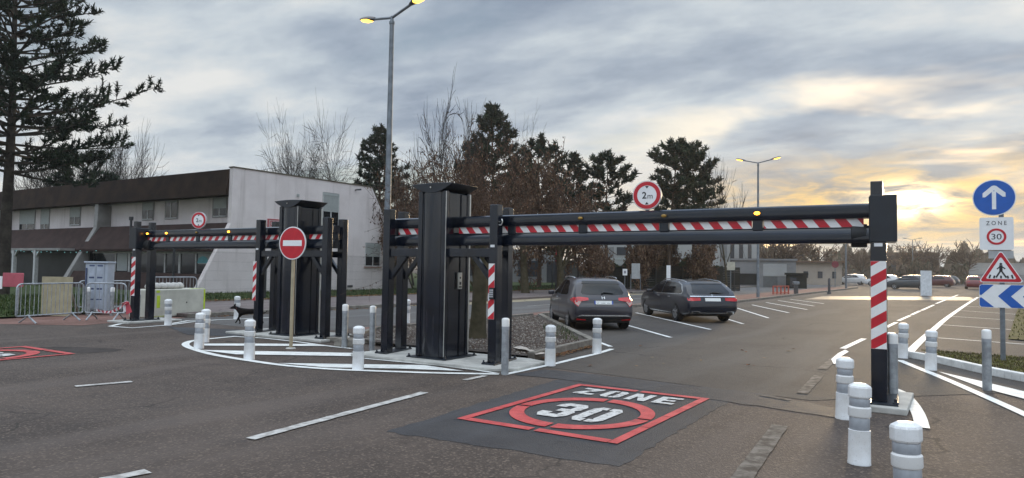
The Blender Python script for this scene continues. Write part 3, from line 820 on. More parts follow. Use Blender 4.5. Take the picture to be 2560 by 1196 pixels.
# sign post on the right
p = at(2508, 912)
T = thing('sign_post', 'grey post carrying a blue arrow, a zone 30 plate, a pedestrian triangle and blue chevrons', 'road signs', (p.x, p.y, 0), R_(-2))
mb = MB(); mb.box(-.04, .04, .03, .075, 0, 3.36); mb.lathe([(.085, 0), (.06, .03), (.05, .03)], 10, (0, .05, 0)); mb.build('pole', GALV_D, T, bevel=.006)
dx = -.055
mb = MB(); disc(mb, .335, 0, .02, cz=3.05, cx=dx-.05, n=44); a = mb.build('arrow_sign', SIGN_W, T, smooth=40)
mb = MB(); disc(mb, .318, -.004, -.001, cz=3.05, cx=dx-.05, n=44); mb.build('blue_face', BLUE_R, a)
mb = MB(); cx = dx-.05
for q in ([(-.032, -.215), (.032, -.215), (.032, .12), (-.032, .12)], [(-.036, .215), (0, .225), (.036, .215), (.175, .085), (.175, .01), (.135, .01), (0, .135), (-.135, .01), (-.175, .01), (-.175, .085)]):
    mb.add([(cx+u, -.0055 - (.0005 if len(q) > 4 else 0), 3.05+v) for u, v in q], [tuple(range(len(q)))])
mb.build('white_arrow', SIGN_W, a)
def rrect(w_, h_, r, n=5):
    out = []
    for cx_, cz_, a0 in ((w_/2-r, h_/2-r, 0), (-w_/2+r, h_/2-r, 90), (-w_/2+r, -h_/2+r, 180), (w_/2-r, -h_/2+r, 270)):
        out += [(cx_ + r*math.cos(R_(a0+90*k/n)), cz_ + r*math.sin(R_(a0+90*k/n))) for k in range(n+1)]
    return out
cz = 2.385
mb = MB(); mb.prism([(dx-.02+u, cz+v) for u, v in rrect(.52, .60, .035)], 0, .02, 'y'); a = mb.build('zone_plate', SIGN_W, T)
mb = MB(); disc(mb, .150, -.0045, -.001, cz=cz-.055, cx=dx-.02, r2=.112); mb.build('red_ring', RED_R, a)
mb = MB(); put_text(mb, 'Z O N E', .31, .075, lambda u, v: (dx-.02+u, -.003, cz+.195+v)); mb.build('zone_lettering', SIGN_K, a); mb = MB(); put_text(mb, '30', .155, .105, lambda u, v: (dx-.02+u, -.003, cz-.055+v)); mb.build('lettering', SIGN_K, a)
# triangle
def rtri(R0, r, n=5):
    out = []
    for k in range(3):
        a0 = 90 + 120*k; c = (R0*math.cos(R_(a0)), R0*math.sin(R_(a0)))
        out += [(c[0] + r*math.cos(R_(a0-60+120*j/n)), c[1] + r*math.sin(R_(a0-60+120*j/n))) for j in range(n+1)]
    return out
cz = 1.69
mb = MB(); mb.prism([(dx+.04+u, cz+v) for u, v in rtri(.33, .035)], 0, .02, 'y'); a = mb.build('pedestrian_sign', SIGN_W, T)
mb = MB(); o = rtri(.315, .03); i_ = rtri(.235, .02); n = len(o)
mb.add([(dx+.04+u, -.003, cz+v) for u, v in o + i_], [(k, (k+1) % n, (k+1) % n+n, k+n) for k in range(n)]); mb.build('red_border', RED_R, a)
mb = MB(); cx = dx+.04
def flat(pts, y=-.003): mb.add([(cx+u, y, cz+v) for u, v in pts], [tuple(range(len(pts)))])
flat([(.022*math.cos(2*PI*k/10), .138+.022*math.sin(2*PI*k/10)) for k in range(10)])
def stroke(u0, v0, u1, v1, w_): 
    d = Vector((u1-u0, v1-v0)).normalized(); nx, ny = -d.y*w_/2, d.x*w_/2
    flat([(u0+nx, v0+ny), (u1+nx, v1+ny), (u1-nx, v1-ny), (u0-nx, v0-ny)], -.003 - .0004*len(mb.f))
for q in ((0, .115, 0, .01, .05), (0, .10, -.06, .045, .02), (0, .10, .065, .05, .02), (-.005, .015, -.075, -.11, .026), (.005, .015, .08, -.11, .026)): stroke(*q)
for u in (-.165, -.10, 0, .10, .165): stroke(u*.97, -.06 if abs(u) > .12 else -.075, u*1.08, -.125, .026)
mb.build('walking_figure', SIGN_K, a)
cz = 1.24
mb = MB(); mb.prism([(.20+u, cz+v) for u, v in rrect(1.10, .42, .045)], 0, .022, 'y'); a = mb.build('chevron_board', SIGN_W, T)
mb = MB()
def chev(x, w_, h_=.205):
    v = [(x+.20, h_), (x+.20+w_, h_), (x+w_, 0), (x+.20+w_, -h_), (x+.20, -h_), (x, 0)]
    mb.add([(min(max(u, -.345), .745), -.003, cz+v_) for u, v_ in v], [tuple(range(6))])
for x in (-.085, .285): chev(x+.02, .195)
mb.add([(-.345, -.003, cz+.17), (-.32, -.003, cz+.205), (-.125, -.003, cz+.205), (-.32, -.003, cz+.01), (-.345, -.003, cz+.02)], [(0, 1, 2, 3, 4)])
mb.add([(-.345, -.003, cz-.17), (-.32, -.003, cz-.205), (-.125, -.003, cz-.205), (-.32, -.003, cz-.03), (-.345, -.003, cz-.04)], [(0, 1, 2, 3, 4)])
mb.build('blue_chevrons', BLUE_R, a)
mb = MB(); mb.box(-.20, .18, .021, .03, 1.93, 2.07); mb.build('bracket', SIGN_BACK, T)

# ================================================================== BOLLARDS
def white_bollard(label, loc, first=[]):
    if first:
        o = dup(first[0], loc, rnd.uniform(0, .7), label); o.rotation_euler.x = R_(rnd.uniform(-1.6, 1.6)); o.rotation_euler.y = R_(rnd.uniform(-1.6, 1.6)); return o
    T = thing('white_bollard', label, 'bollard', loc, .2, 'white plastic bollards with grey bands')
    n = 16
    mb = MB(); mb.lathe([(.100, 0), (.102, .008), (.099, .02), (.094, .27), (.096, .285), (.085, .288), (.085, .40)], n); mb.build('lower_body', WHITE_P, T, smooth=40)
    mb = MB(); mb.lathe([(.085, .395), (.097, .400), (.099, .410), (.098, .472), (.090, .480), (.085, .485)], n); mb.build('middle_ring', WHITE_P, T, smooth=40)
    mb = MB(); mb.lathe([(.084, .55), (.096, .556), (.102, .568), (.102, .640), (.094, .655), (.055, .675), (.03, .678)], 8, rot=PI/8); mb.build('head', WHITE_P, T, smooth=20, bevel=.006)
    for z in (.288, .484):
        mb = MB(); mb.lathe([(.086, z), (.088, z+.005), (.088, z+.098 if z < .4 else z+.062), (.086, z+.103 if z < .4 else z+.067)], n); mb.build('reflective_band', GREY_R, T, smooth=40)
    T.scale = (.92, .92, 1.0)
    first.append(T); return T
WB = [((895, 925), 'white bollard at the near edge of the striped island, right of the no entry sign'),
      ((623, 900), 'white bollard on the striped island, left of the no entry sign'),
      ((497, 872), 'white bollard at the rounded left tip of the striped island'),
      ((511, 856), 'white bollard half hidden behind the one at the left tip of the striped island'),
      ((420, 814), 'white bollard in front of the concrete block with yellow marks'),
      ((592, 799), 'white bollard behind the black dog'),
      ((1017, 808), 'white bollard seen past the trestle posts, beside the street behind'),
      ((1375, 915), 'white bollard by the dark kerb at the front of the gravel bed'),
      ((1492, 884), 'white bollard in front of the grey parked car'),
      ((2110, 1047), 'white bollard just left of the striped end post'),
      ((2148, 1160), 'white bollard in the foreground, wholly in view left of the end post footing'),
      ((2257, 896), 'white bollard behind the striped end post at the tip of the white kerb'),
      ((2327, 926), 'white bollard on the hatched wedge in front of the white kerb')]
for px, lab in WB: white_bollard(lab, at(*px))
p = at(2272, 1062, .66); white_bollard('white bollard nearest the camera, cut off by the bottom of the frame', (p.x, p.y, 0))
p = at(2226, 938); white_bollard('white bollard half hidden behind a grey bollard beside the striped end post', (p.x, p.y, 0))

def grey_bollard(label, loc, first=[]):
    if first: return dup(first[0], loc, rnd.uniform(0, 6), label)
    T = thing('grey_bollard', label, 'bollard', loc, 0, 'galvanised steel tube bollards with white tops')
    mb = MB(); mb.lathe([(.057, 0), (.057, .70)], 16); mb.build('tube', GALV, T, smooth=40)
    mb = MB(); mb.lathe([(.0585, .68), (.0585, .725)], 16); mb.build('collar_band', GREY_R, T, smooth=40)
    mb = MB(); mb.lathe([(.060, .725), (.060, .825), (.055, .842), (.035, .853), (.01, .856)], 16); mb.build('white_top', WHITE_R, T, smooth=50)
    first.append(T); return T
for px, lab in (((1262, 937), 'grey steel bollard at the front corner of the barrier footing, near the keypad post'),
                ((930, 877), 'grey steel bollard close left of the near trestle posts'),
                ((861, 870), 'grey steel bollard right of the far trestle, beside the broken kerb stone'),
                ((2233, 1003), 'grey steel bollard just right of the striped end post'),
                ((2468, 977), 'grey steel bollard on the white wedge under the chevron board'),
                ((219, 790), 'grey steel bollard behind the crowd barriers, under the left edge of the grey cabinet'),
                ((279, 790), 'grey steel bollard behind the crowd barriers, right of the grey cabinet'),
                ((689, 824), 'grey steel bollard seen in the gap between the far trestle and its tower'),
                ((344, 803), 'grey steel bollard in the gap of the left pair of end posts')):
    grey_bollard(lab, at(*px))
# broken kerb stones and a fallen rail by the end of the hatched island
mb = MB(); r = random.Random(8)
T = at(838, 868)
mb.prism([(-.02, 0), (.0, .13), (.07, .17), (.42, .17), (.46, .12), (.46, 0)], -.10, .10, 'y'); o = mb.build('kerb_stone', KERB_C, None, (T.x-.05, T.y+.1, 0), bevel=.03, rotz=.15); tag(o, 'worn grey kerb stone lying at the end of the far footing', 'kerb stone')
mb = MB(); mb.bar((-.9, 0, .05), (.9, 0, .05), .14, .10); T = at(905, 860); o = mb.build('kerb_stone', KERB_C, None, (T.x, T.y+.15, 0), bevel=.015, rotz=.35); tag(o, 'long pale kerb stone lying behind two grey bollards', 'kerb stone')

# ================================================================== STREET LAMPS
def street_lamp(label, loc, rotz, h, arm, rise, det=True, group='double arm street lamps', lit=True):
    T = thing('street_lamp', label, 'street lamp', loc, rotz, group)
    mb = MB(); mb.lathe([(.10, 0), (.10, .35), (.092, .4), (.055, h-.05), (.055, h)], 12); mb.build('pole', GALV_D, T, smooth=40)
    mb = MB(); mb.lathe([(.072, h-.04), (.072, h+.02), (.05, h+.02), (.035, h+.16)], 10); mb.build('collar', GALV_D, T, smooth=40)
    for sg in (-1, 1):
        a = Vector((0, 0, h+.12)); b = Vector((sg*arm, 0, h+.12+rise))
        mb = MB(); mb.tube([a, b], .034, 8); am = mb.build('arm', GALV_D, T, smooth=40)
        d = (b-a).normalized(); L = .62; u = Vector((0, 1, 0)); n_ = d.cross(u) * (1 if sg > 0 else -1)
        if n_.z < 0: n_ = -n_
        # head: flattened drop shape, lens on the underside
        secs = [(0, .05, .05), (.08, .075, .07), (.20, .11, .085), (.42, .135, .08), (.56, .11, .06), (L, .03, .03)]
        mb = MB(); K = 12; vs = []
        for t_, w_, hh in secs:
            for k in range(K):
                q = 2*PI*k/K; zz = math.sin(q)*hh; zz = zz if zz > 0 else zz*.35
                vs.append(b + d*(t_-.06) + u*(math.cos(q)*w_) + n_*zz)
        f = [(i*K+k, i*K+(k+1) % K, (i+1)*K+(k+1) % K, (i+1)*K+k) for i in range(len(secs)-1) for k in range(K)]
        f += [tuple(range(K)), tuple(range((len(secs)-1)*K, len(secs)*K))]
        mb.add(vs, f); hd = mb.build('lamp_head', M('grey_lamp_housing', (.12, .11, .11), .45, .3), T, smooth=50)
        mb = MB(); vs = []; secs2 = [(.17, .07, .02), (.22, .10, .045), (.38, .12, .06), (.52, .095, .045), (.58, .04, .02)]
        for t_, w_, hh in secs2:
            for k in range(K):
                q = 2*PI*k/K; zz = math.sin(q)*hh
                vs.append(b + d*(t_-.06) + u*(math.cos(q)*w_) + n_*(zz if zz < 0 else zz*.1) - n_*.012)
        f = [(i*K+k, i*K+(k+1) % K, (i+1)*K+(k+1) % K, (i+1)*K+k) for i in range(len(secs2)-1) for k in range(K)]
        f += [tuple(range(K)), tuple(range((len(secs2)-1)*K, len(secs2)*K))]
        mb.add(vs, f); mb.build('lens', LAMPLIT, hd, smooth=50)
    return T
p = far(965, 700, 17.7); p2 = far(971, 50, 17.7)
street_lamp('tall double street lamp with two lit yellow heads rising behind the near barrier', (p.x, p.y, .08), R_(-12), p2.z-.14, .80, .15)
p = at(1895, 744)
street_lamp('double street lamp with lit heads standing beyond the dark estate car', (p.x, p.y, .0), R_(8), 8.62, .85, .20)
for px, d, top, lab in ((2115, 85, 560, 'slim distant lamp post left of the striped end post'), (2204, 120, 596, 'slim distant lamp post seen just right of the striped end post'), (2282, 170, 600, 'slim distant lamp post above the brown building')):
    b = far(px, 690, d); t_ = far(px, top, d)
    T = thing('street_lamp', lab, 'street lamp', (b.x, b.y, 0), 0, 'distant lamp posts')
    mb = MB(); mb.lathe([(.11, 0), (.07, t_.z)], 8); mb.build('pole', GALV_D, T)
    mb = MB(); mb.bar((-1.2, 0, t_.z+.3), (0, 0, t_.z), .09, .06); mb.bar((1.2, 0, t_.z+.3), (0, 0, t_.z), .09, .06); mb.build('arm', GALV_D, T)
    for sg in (-1, 1):
        mb = MB(); mb.bar((sg*1.1, 0, t_.z+.3), (sg*1.75, 0, t_.z+.36), .28, .12); mb.build('lamp_head', GALV_D, T, bevel=.03)

# ================================================================== CARS
TYRE = M('tyre_rubber', (.014, .014, .015), .7, 0, .2, 12)
RIM = M('alloy_rim', (.42, .42, .43), .3, .75, .08, 9)
RIM_DK = M('rim_recess', (.02, .02, .022), .6)
TRIM = M('black_trim_plastic', (.016, .016, .018), .5, 0, .15, 12)
CHROME = M('satin_chrome', (.60, .61, .62), .22, .95, .05, 9)
REDLENS = M('red_tail_lens', (.48, .010, .014), .12, 0, .2, 6, coat=.5)
PALELENS = M('pale_tail_lens', (.42, .26, .22), .15, 0, .1, 6, coat=.5)
PLATE = M('white_number_plate', (.72, .72, .70), .4, 0, .04, 8)
PLATEB = M('blue_plate_band', (.02, .07, .35), .4)
def paint(name, col, coat=1.0): return M(name, col, .35, 0, .06, 2, coat=coat*.7, spec=.3)

def loft_car(st, W, tumble):
    """closed body surface from stations (x, top, belt, width factor, underside)"""
    st = sorted(st); xs = np.array([s[0] for s in st])
    d = np.sort(np.unique(np.concatenate([np.linspace(xs[0], xs[-1], 70), xs[0] + np.array([0, .01, .03, .06]), xs[-1] - np.array([0, .01, .03, .06])])))
    cols = [np.interp(d, xs, [s[k] for s in st]) for k in (1, 2, 3, 4)]
    for c in cols:                       # light smoothing, ends kept
        for _ in range(3):
            c[2:-2] = (c[1:-3] + 2*c[2:-2] + c[3:-1])/4
    rows = []
    for x, zt, zb, wf, zu in zip(d, *cols):
        zb = min(zb, zt - .015); w_ = W/2*wf; g_ = zt - zb
        wr = .955*w_ - g_*tumble
        half = [(0, zu), (.70*w_, zu), (.90*w_, zu+.03), (.975*w_, zu+.12), (w_, zu + .30*(zb-zu)+.05), (1.0*w_, zu + .62*(zb-zu)), (.995*w_, zb-.10*(zb-zu)), (.965*w_, zb - .012),
                (.955*w_, zb), (.955*w_ - g_*tumble*.42, zb+.46*g_), (wr, zb+.86*g_), (wr-.06*min(1, g_/.25), zb+.945*g_), (wr*.62, zb+.985*g_), (wr*.3, zb+.998*g_), (0, zt)]
        rows.append((x, half))
    v = []; n = None
    for x, half in rows:
        ring = [(x, y, z) for y, z in half] + [(x, -y, z) for y, z in half[-2:0:-1]]
        n = len(ring); v += ring
    f = [(i*n+k, i*n+(k+1) % n, (i+1)*n+(k+1) % n, (i+1)*n+k) for i in range(len(rows)-1) for k in range(n)]
    f += [tuple(range(n)), tuple(reversed(range((len(rows)-1)*n, len(rows)*n)))]
    return v, f

def make_car(name, label, cat, loc, heading, st, W, wb, wr, body_mat, tumble=.36, group=None, spec=None, xoff=0.0, scale=(1, 1, 1)):
    T = thing(name, label, cat, loc, heading, group)
    v, f = loft_car(st, W, tumble)
    mb = MB(); mb.add(v, f); body = mb.build('body', [body_mat, BLACK], T)
    tree = BVHTree.FromPolygons([tuple(p.co) for p in body.data.vertices], [tuple(p.vertices) for p in body.data.polygons])
    # wheel arches cut out of the body
    cut = MB(); axles = (wb/2+xoff, -wb/2+xoff)
    for ax in axles:
        for sg in (-1, 1):
            n = 26; c = [(ax + (wr*1.16)*math.cos(2*PI*k/n), wr + (wr*1.16)*math.sin(2*PI*k/n)) for k in range(n)]
            a, b = sorted((sg*(W/2-.30), sg*(W/2+.3)))
            cut.prism(c, a, b, 'y')
    co = cut.build('cutter', BLACK)
    bo = body.modifiers.new('b', 'BOOLEAN'); bo.object = co; bo.operation = 'DIFFERENCE'; bo.solver = 'EXACT'
    dg = bpy.context.evaluated_depsgraph_get(); dg.update()
    me = bpy.data.meshes.new_from_object(body.evaluated_get(dg))
    body.modifiers.clear(); body.data = me; bpy.data.objects.remove(co)
    me.polygons.foreach_set('use_smooth', [True]*len(me.polygons)); me.set_sharp_from_angle(angle=R_(38))
    for p in me.polygons:            # inside of the arches is black
        c = p.center
        for ax in axles:
            if math.hypot(c.x-ax, c.z-wr) < wr*1.155 and abs(c.y) < W/2*.93: p.material_index = 1
    # wheels
    for ax in axles:
        for sg in (-1, 1):
            Y = sg*(W/2 - .02)
            mb = MB(); tw = .21
            prof = [(wr*.66, 0), (wr*.93, 0), (wr, .03), (wr, tw-.03), (wr*.93, tw), (wr*.66, tw)]
            n = 28; vs = [(ax + r_*math.cos(2*PI*k/n), Y - sg*t_, wr + r_*math.sin(2*PI*k/n)) for r_, t_ in prof for k in range(n)]
            fs = [(i*n+k, i*n+(k+1) % n, (i+1)*n+(k+1) % n, (i+1)*n+k) for i in range(len(prof)-1) for k in range(n)] + [((len(prof)-1)*n+k, (len(prof)-1)*n+(k+1) % n, (k+1) % n, k) for k in range(n)]
            mb.add(vs, fs); wh = mb.build('wheel', TYRE, T, smooth=40)
            mb = MB(); vs = [(ax + wr*.67*math.cos(2*PI*k/n), Y - sg*.07, wr + wr*.67*math.sin(2*PI*k/n)) for k in range(n)]
            mb.add(vs, [tuple(range(n))], 1)
            r1 = wr*.67; r0 = wr*.60
            vs = [(ax + q*math.cos(2*PI*k/n), Y - sg*t_, wr + q*math.sin(2*PI*k/n)) for q, t_ in ((r1, .004), (r0, .012), (r0, .06)) for k in range(n)]
            mb.add(vs, [(i*n+k, i*n+(k+1) % n, (i+1)*n+(k+1) % n, (i+1)*n+k) for i in range(2) for k in range(n)])
            for k in range(5):       # twin spokes
                for dlt in (-.17, .17):
                    a = 2*PI*k/5 + .3; b = a + dlt
                    mb.bar((ax + .045*math.cos(a), Y - sg*.016, wr + .045*math.sin(a)), (ax + r0*1.04*math.cos(b), Y - sg*.016, wr + r0*1.04*math.sin(b)), .030, .028, up=(0, 1, 0))
            mb.tube([(ax, Y - sg*.05, wr), (ax, Y - sg*.004, wr)], .058, 14)
            mb.build('rim', [RIM, RIM_DK], wh, smooth=30)
    def conform(poly, side, off, step=.07, ins=.012):
        """a panel whose outline is drawn on a side, front or rear view and laid on the body"""
        P = []; n = len(poly)
        for i in range(n):
            a, b = Vector(poly[i]), Vector(poly[(i+1) % n]); k = max(1, int((b-a).length/step))
            P += [a.lerp(b, j/k) for j in range(k)]
        nb = len(P); lo = (min(p.x for p in P), min(p.y for p in P)); hi = (max(p.x for p in P), max(p.y for p in P))
        pts = list(P); u = lo[0] + step/2
        pl = [(p.x, p.y) for p in P]
        while u < hi[0]:
            w_ = lo[1] + step/2
            while w_ < hi[1]:
                if inside((u, w_), pl): pts.append(Vector((u, w_)))
                w_ += step
            u += step
        r = delaunay_2d_cdt(pts, [], [list(range(nb))], 1, 1e-6)
        vs2, fs2 = r[0], r[2]
        org = {'L': lambda a, b: (Vector((a, 3, b)), Vector((0, -1, 0))), 'R': lambda a, b: (Vector((a, -3, b)), Vector((0, 1, 0))),
               'rear': lambda a, b: (Vector((-6, a, b)), Vector((1, 0, 0))), 'front': lambda a, b: (Vector((6, a, b)), Vector((-1, 0, 0))), 'top': lambda a, b: (Vector((a, b, 4)), Vector((0, 0, -1)))}[side]
        out = []; base = []
        for q in vs2:
            o, d = org(q[0], q[1]); h, nn, *_ = tree.ray_cast(o, d)
            if h is None:
                best = None
                for k in range(1, 12):
                    o2, d2 = org(q[0]*(1-.01*k) if side in ('rear', 'front') else q[0], q[1] - .01*k*(1 if q[1] > .8 else -1)); h, nn, *_ = tree.ray_cast(o2, d2)
                    if h is not None: break
                if h is None: h, nn = o + d*5, -d
            if nn.dot(d) > 0: nn = -nn
            out.append(h + nn*off); base.append(h - nn*ins)
        nv = len(out); edges = {}
        for fc in fs2:
            for a, b in zip(fc, list(fc[1:]) + [fc[0]]): edges[(a, b)] = 1
        rim_ = [(a, b) for (a, b) in edges if (b, a) not in edges]
        return out + base, [tuple(fc) for fc in fs2] + [(a, b, b+nv, a+nv) for a, b in rim_]
    def part(name, polys, side, mat, off=.005, parent=T, step=.07, smooth=40):
        mb = MB()
        for p in polys: mb.add(*conform(p, side, off, step))
        return mb.build(name, mat, parent, smooth=smooth)
    if spec: spec(T, body, part, conform, tree)
    T.scale = scale
    return T

def mirror_pts(p): return [(-a, b) for a, b in p][::-1]
HRV = [(-2.14, .70, .66, .84, .42), (-2.11, .80, .75, .885, .34), (-2.05, .98, .90, .925, .28), (-1.97, 1.09, .99, .945, .24), (-1.84, 1.25, 1.03, .955, .22), (-1.68, 1.47, 1.05, .965, .21), (-1.60, 1.525, 1.05, .97, .21),
       (-1.2, 1.585, 1.04, .99, .20), (-.6, 1.605, 1.02, 1.0, .2), (0, 1.60, .99, 1.0, .2), (.35, 1.56, .97, 1.0, .2), (.62, 1.46, .955, 1.0, .2), (1.05, 1.16, .94, .995, .2), (1.25, 1.03, .93, .98, .2), (1.7, .95, .87, .95, .21), (2.0, .83, .77, .88, .22), (2.12, .66, .62, .80, .27), (2.15, .52, .5, .72, .34)]
def spec_hrv(T, body, part, conform, tree):
    part('rear_window', [[(-.56, 1.10), (-.60, 1.16), (-.50, 1.41), (.50, 1.41), (.60, 1.16), (.56, 1.10), (.3, 1.085), (-.3, 1.085)]], 'rear', GLASS)
    part('windscreen', [[(-.62, 1.03), (-.50, 1.44), (.50, 1.44), (.62, 1.03)]], 'front', GLASS)
    for sd_ in 'LR':
        part('side_window', [[(1.02, 1.02), (.52, 1.43), (.22, 1.50), (-.06, 1.515), (-.06, 1.02)]], sd_, GLASS)
        part('side_window', [[(-.13, 1.03), (-.13, 1.515), (-.55, 1.50), (-.86, 1.41), (-1.12, 1.21), (-1.22, 1.10), (-1.05, 1.055)]], sd_, GLASS)
        part('sill_trim', [[(.93, .22), (.93, .30), (-.93, .30), (-.93, .22)]], sd_, TRIM, .012)
        part('door_seam', [[(-.095, .35), (-.095, 1.0), (-.105, 1.0), (-.105, .35)]], sd_, TRIM, .003)
        sg = 1 if sd_ == 'L' else -1
        mb = MB(); mb.bar((.22, sg*.875, .93), (.40, sg*.885, .93), .03, .03); mb.build('door_handle', CHROME, T, bevel=.008)
        mb = MB(); mb.box(.78, .93, *sorted((sg*.86, sg*1.04)), .98, 1.12); mb.build('mirror', body.data.materials[0], T, bevel=.035, seg=3)
        mb = MB(); mb.tube([(-1.15, sg*.60, 1.575), (-1.05, sg*.61, 1.605), (-.4, sg*.625, 1.635), (.15, sg*.625, 1.615), (.30, sg*.61, 1.575)], .018, 8); mb.build('roof_rail', CHROME, T, smooth=50)
        lp = [(.42, .99), (.66, 1.015), (.80, 1.0), (.85, .93), (.80, .80), (.71, .73), (.67, .80), (.62, .89), (.42, .925)]
        if sd_ == 'R': lp = mirror_pts(lp)
        tl = part('tail_light', [lp], 'rear', REDLENS, .016)
        lp = [(.62, .885), (.78, .90), (.79, .82), (.71, .75)]
        if sd_ == 'R': lp = mirror_pts(lp)
        part('reversing_lens', [lp], 'rear', PALELENS, .020, tl)
        lp = [(.50, .345), (.74, .365), (.74, .325), (.50, .31)]
        if sd_ == 'R': lp = mirror_pts(lp)
        part('reflector', [lp], 'rear', REDLENS, .026)
        part('headlight', [[(.45, .70), (.75, .80), (.76, .72), (.5, .62)] if sd_ == 'L' else mirror_pts([(.45, .70), (.75, .80), (.76, .72), (.5, .62)])], 'front', CHROME, .01)
    part('spoiler', [[(-.54, 1.415), (-.50, 1.50), (.50, 1.50), (.54, 1.415)]], 'rear', TRIM, .012)
    part('bumper_trim', [[(-.74, .43), (-.66, .475), (.66, .475), (.74, .43), (.6, .445), (-.6, .445)]], 'rear', CHROME, .022, step=.05)
    part('lower_bumper', [[(-.78, .24), (-.78, .40), (-.60, .435), (.60, .435), (.78, .40), (.78, .24)]], 'rear', TRIM, .014)
    part('boot_line', [[(-.40, .925), (-.40, .935), (.40, .935), (.40, .925)], [(-.62, .58), (-.62, .59), (.62, .59), (.62, .58)]], 'rear', TRIM, .004)
    pl = part('number_plate', [[(-.26, .80), (-.26, .91), (.26, .91), (.26, .80)]], 'rear', PLATE, .012)
    part('plate_band', [[(.225, .80), (.225, .91), (.26, .91), (.26, .80)]], 'rear', PLATEB, .0135, pl); part('plate_band', [[(-.26, .80), (-.26, .91), (-.225, .91), (-.225, .80)]], 'rear', PLATEB, .0135, pl)
    v, f = text_geo('EF  608  ED', .37, .062); mb = MB(); vv = []
    for a, b in v:
        h, nn, *_ = tree.ray_cast(Vector((-6, -a, .855+b)), Vector((1, 0, 0))); vv.append(h - Vector((.0145, 0, 0)))
    mb.add(vv, f); mb.build('plate_lettering', SIGN_K, pl)
    v, f = text_geo('H', .085, .075); mb = MB(); vv = []
    for a, b in v:
        h, nn, *_ = tree.ray_cast(Vector((-6, -a, 1.0+b)), Vector((1, 0, 0))); vv.append(h - Vector((.012, 0, 0)))
    mb.add(vv, f); mb.build('badge', CHROME, T)
    mb = MB()
    q = []
    for y, z in ((-.30, 1.13), (-.02, 1.155), (.02, 1.12)):
        h, *_ = tree.ray_cast(Vector((-6, y, z)), Vector((1, 0, 0))); q.append(h - Vector((.03, 0, -.01)))
    mb.tube(q, [.012, .022, .026], 6); mb.build('wiper', TRIM, T)
    mb = MB(); mb.prism([(-1.0, 1.60), (-1.10, 1.70), (-1.13, 1.70), (-1.12, 1.59)], -.012, .012, 'y'); mb.build('antenna', body.data.materials[0], T)
WAGON = [(-2.47, .66, .62, .83, .42), (-2.44, .78, .74, .87, .36), (-2.38, .95, .90, .915, .30), (-2.28, 1.05, .95, .935, .25), (-2.10, 1.20, .965, .95, .22), (-1.88, 1.365, .97, .96, .2), (-1.76, 1.41, .97, .965, .2),
         (-1.3, 1.45, .965, .985, .19), (-.6, 1.475, .95, 1.0, .19), (0, 1.475, .935, 1.0, .19), (.35, 1.44, .925, 1.0, .19), (.65, 1.35, .92, 1.0, .19), (1.15, 1.08, .915, .995, .19), (1.35, 1.0, .91, .985, .19), (1.9, .93, .85, .96, .2), (2.3, .80, .74, .89, .21), (2.44, .65, .6, .80, .25), (2.47, .5, .48, .7, .33)]
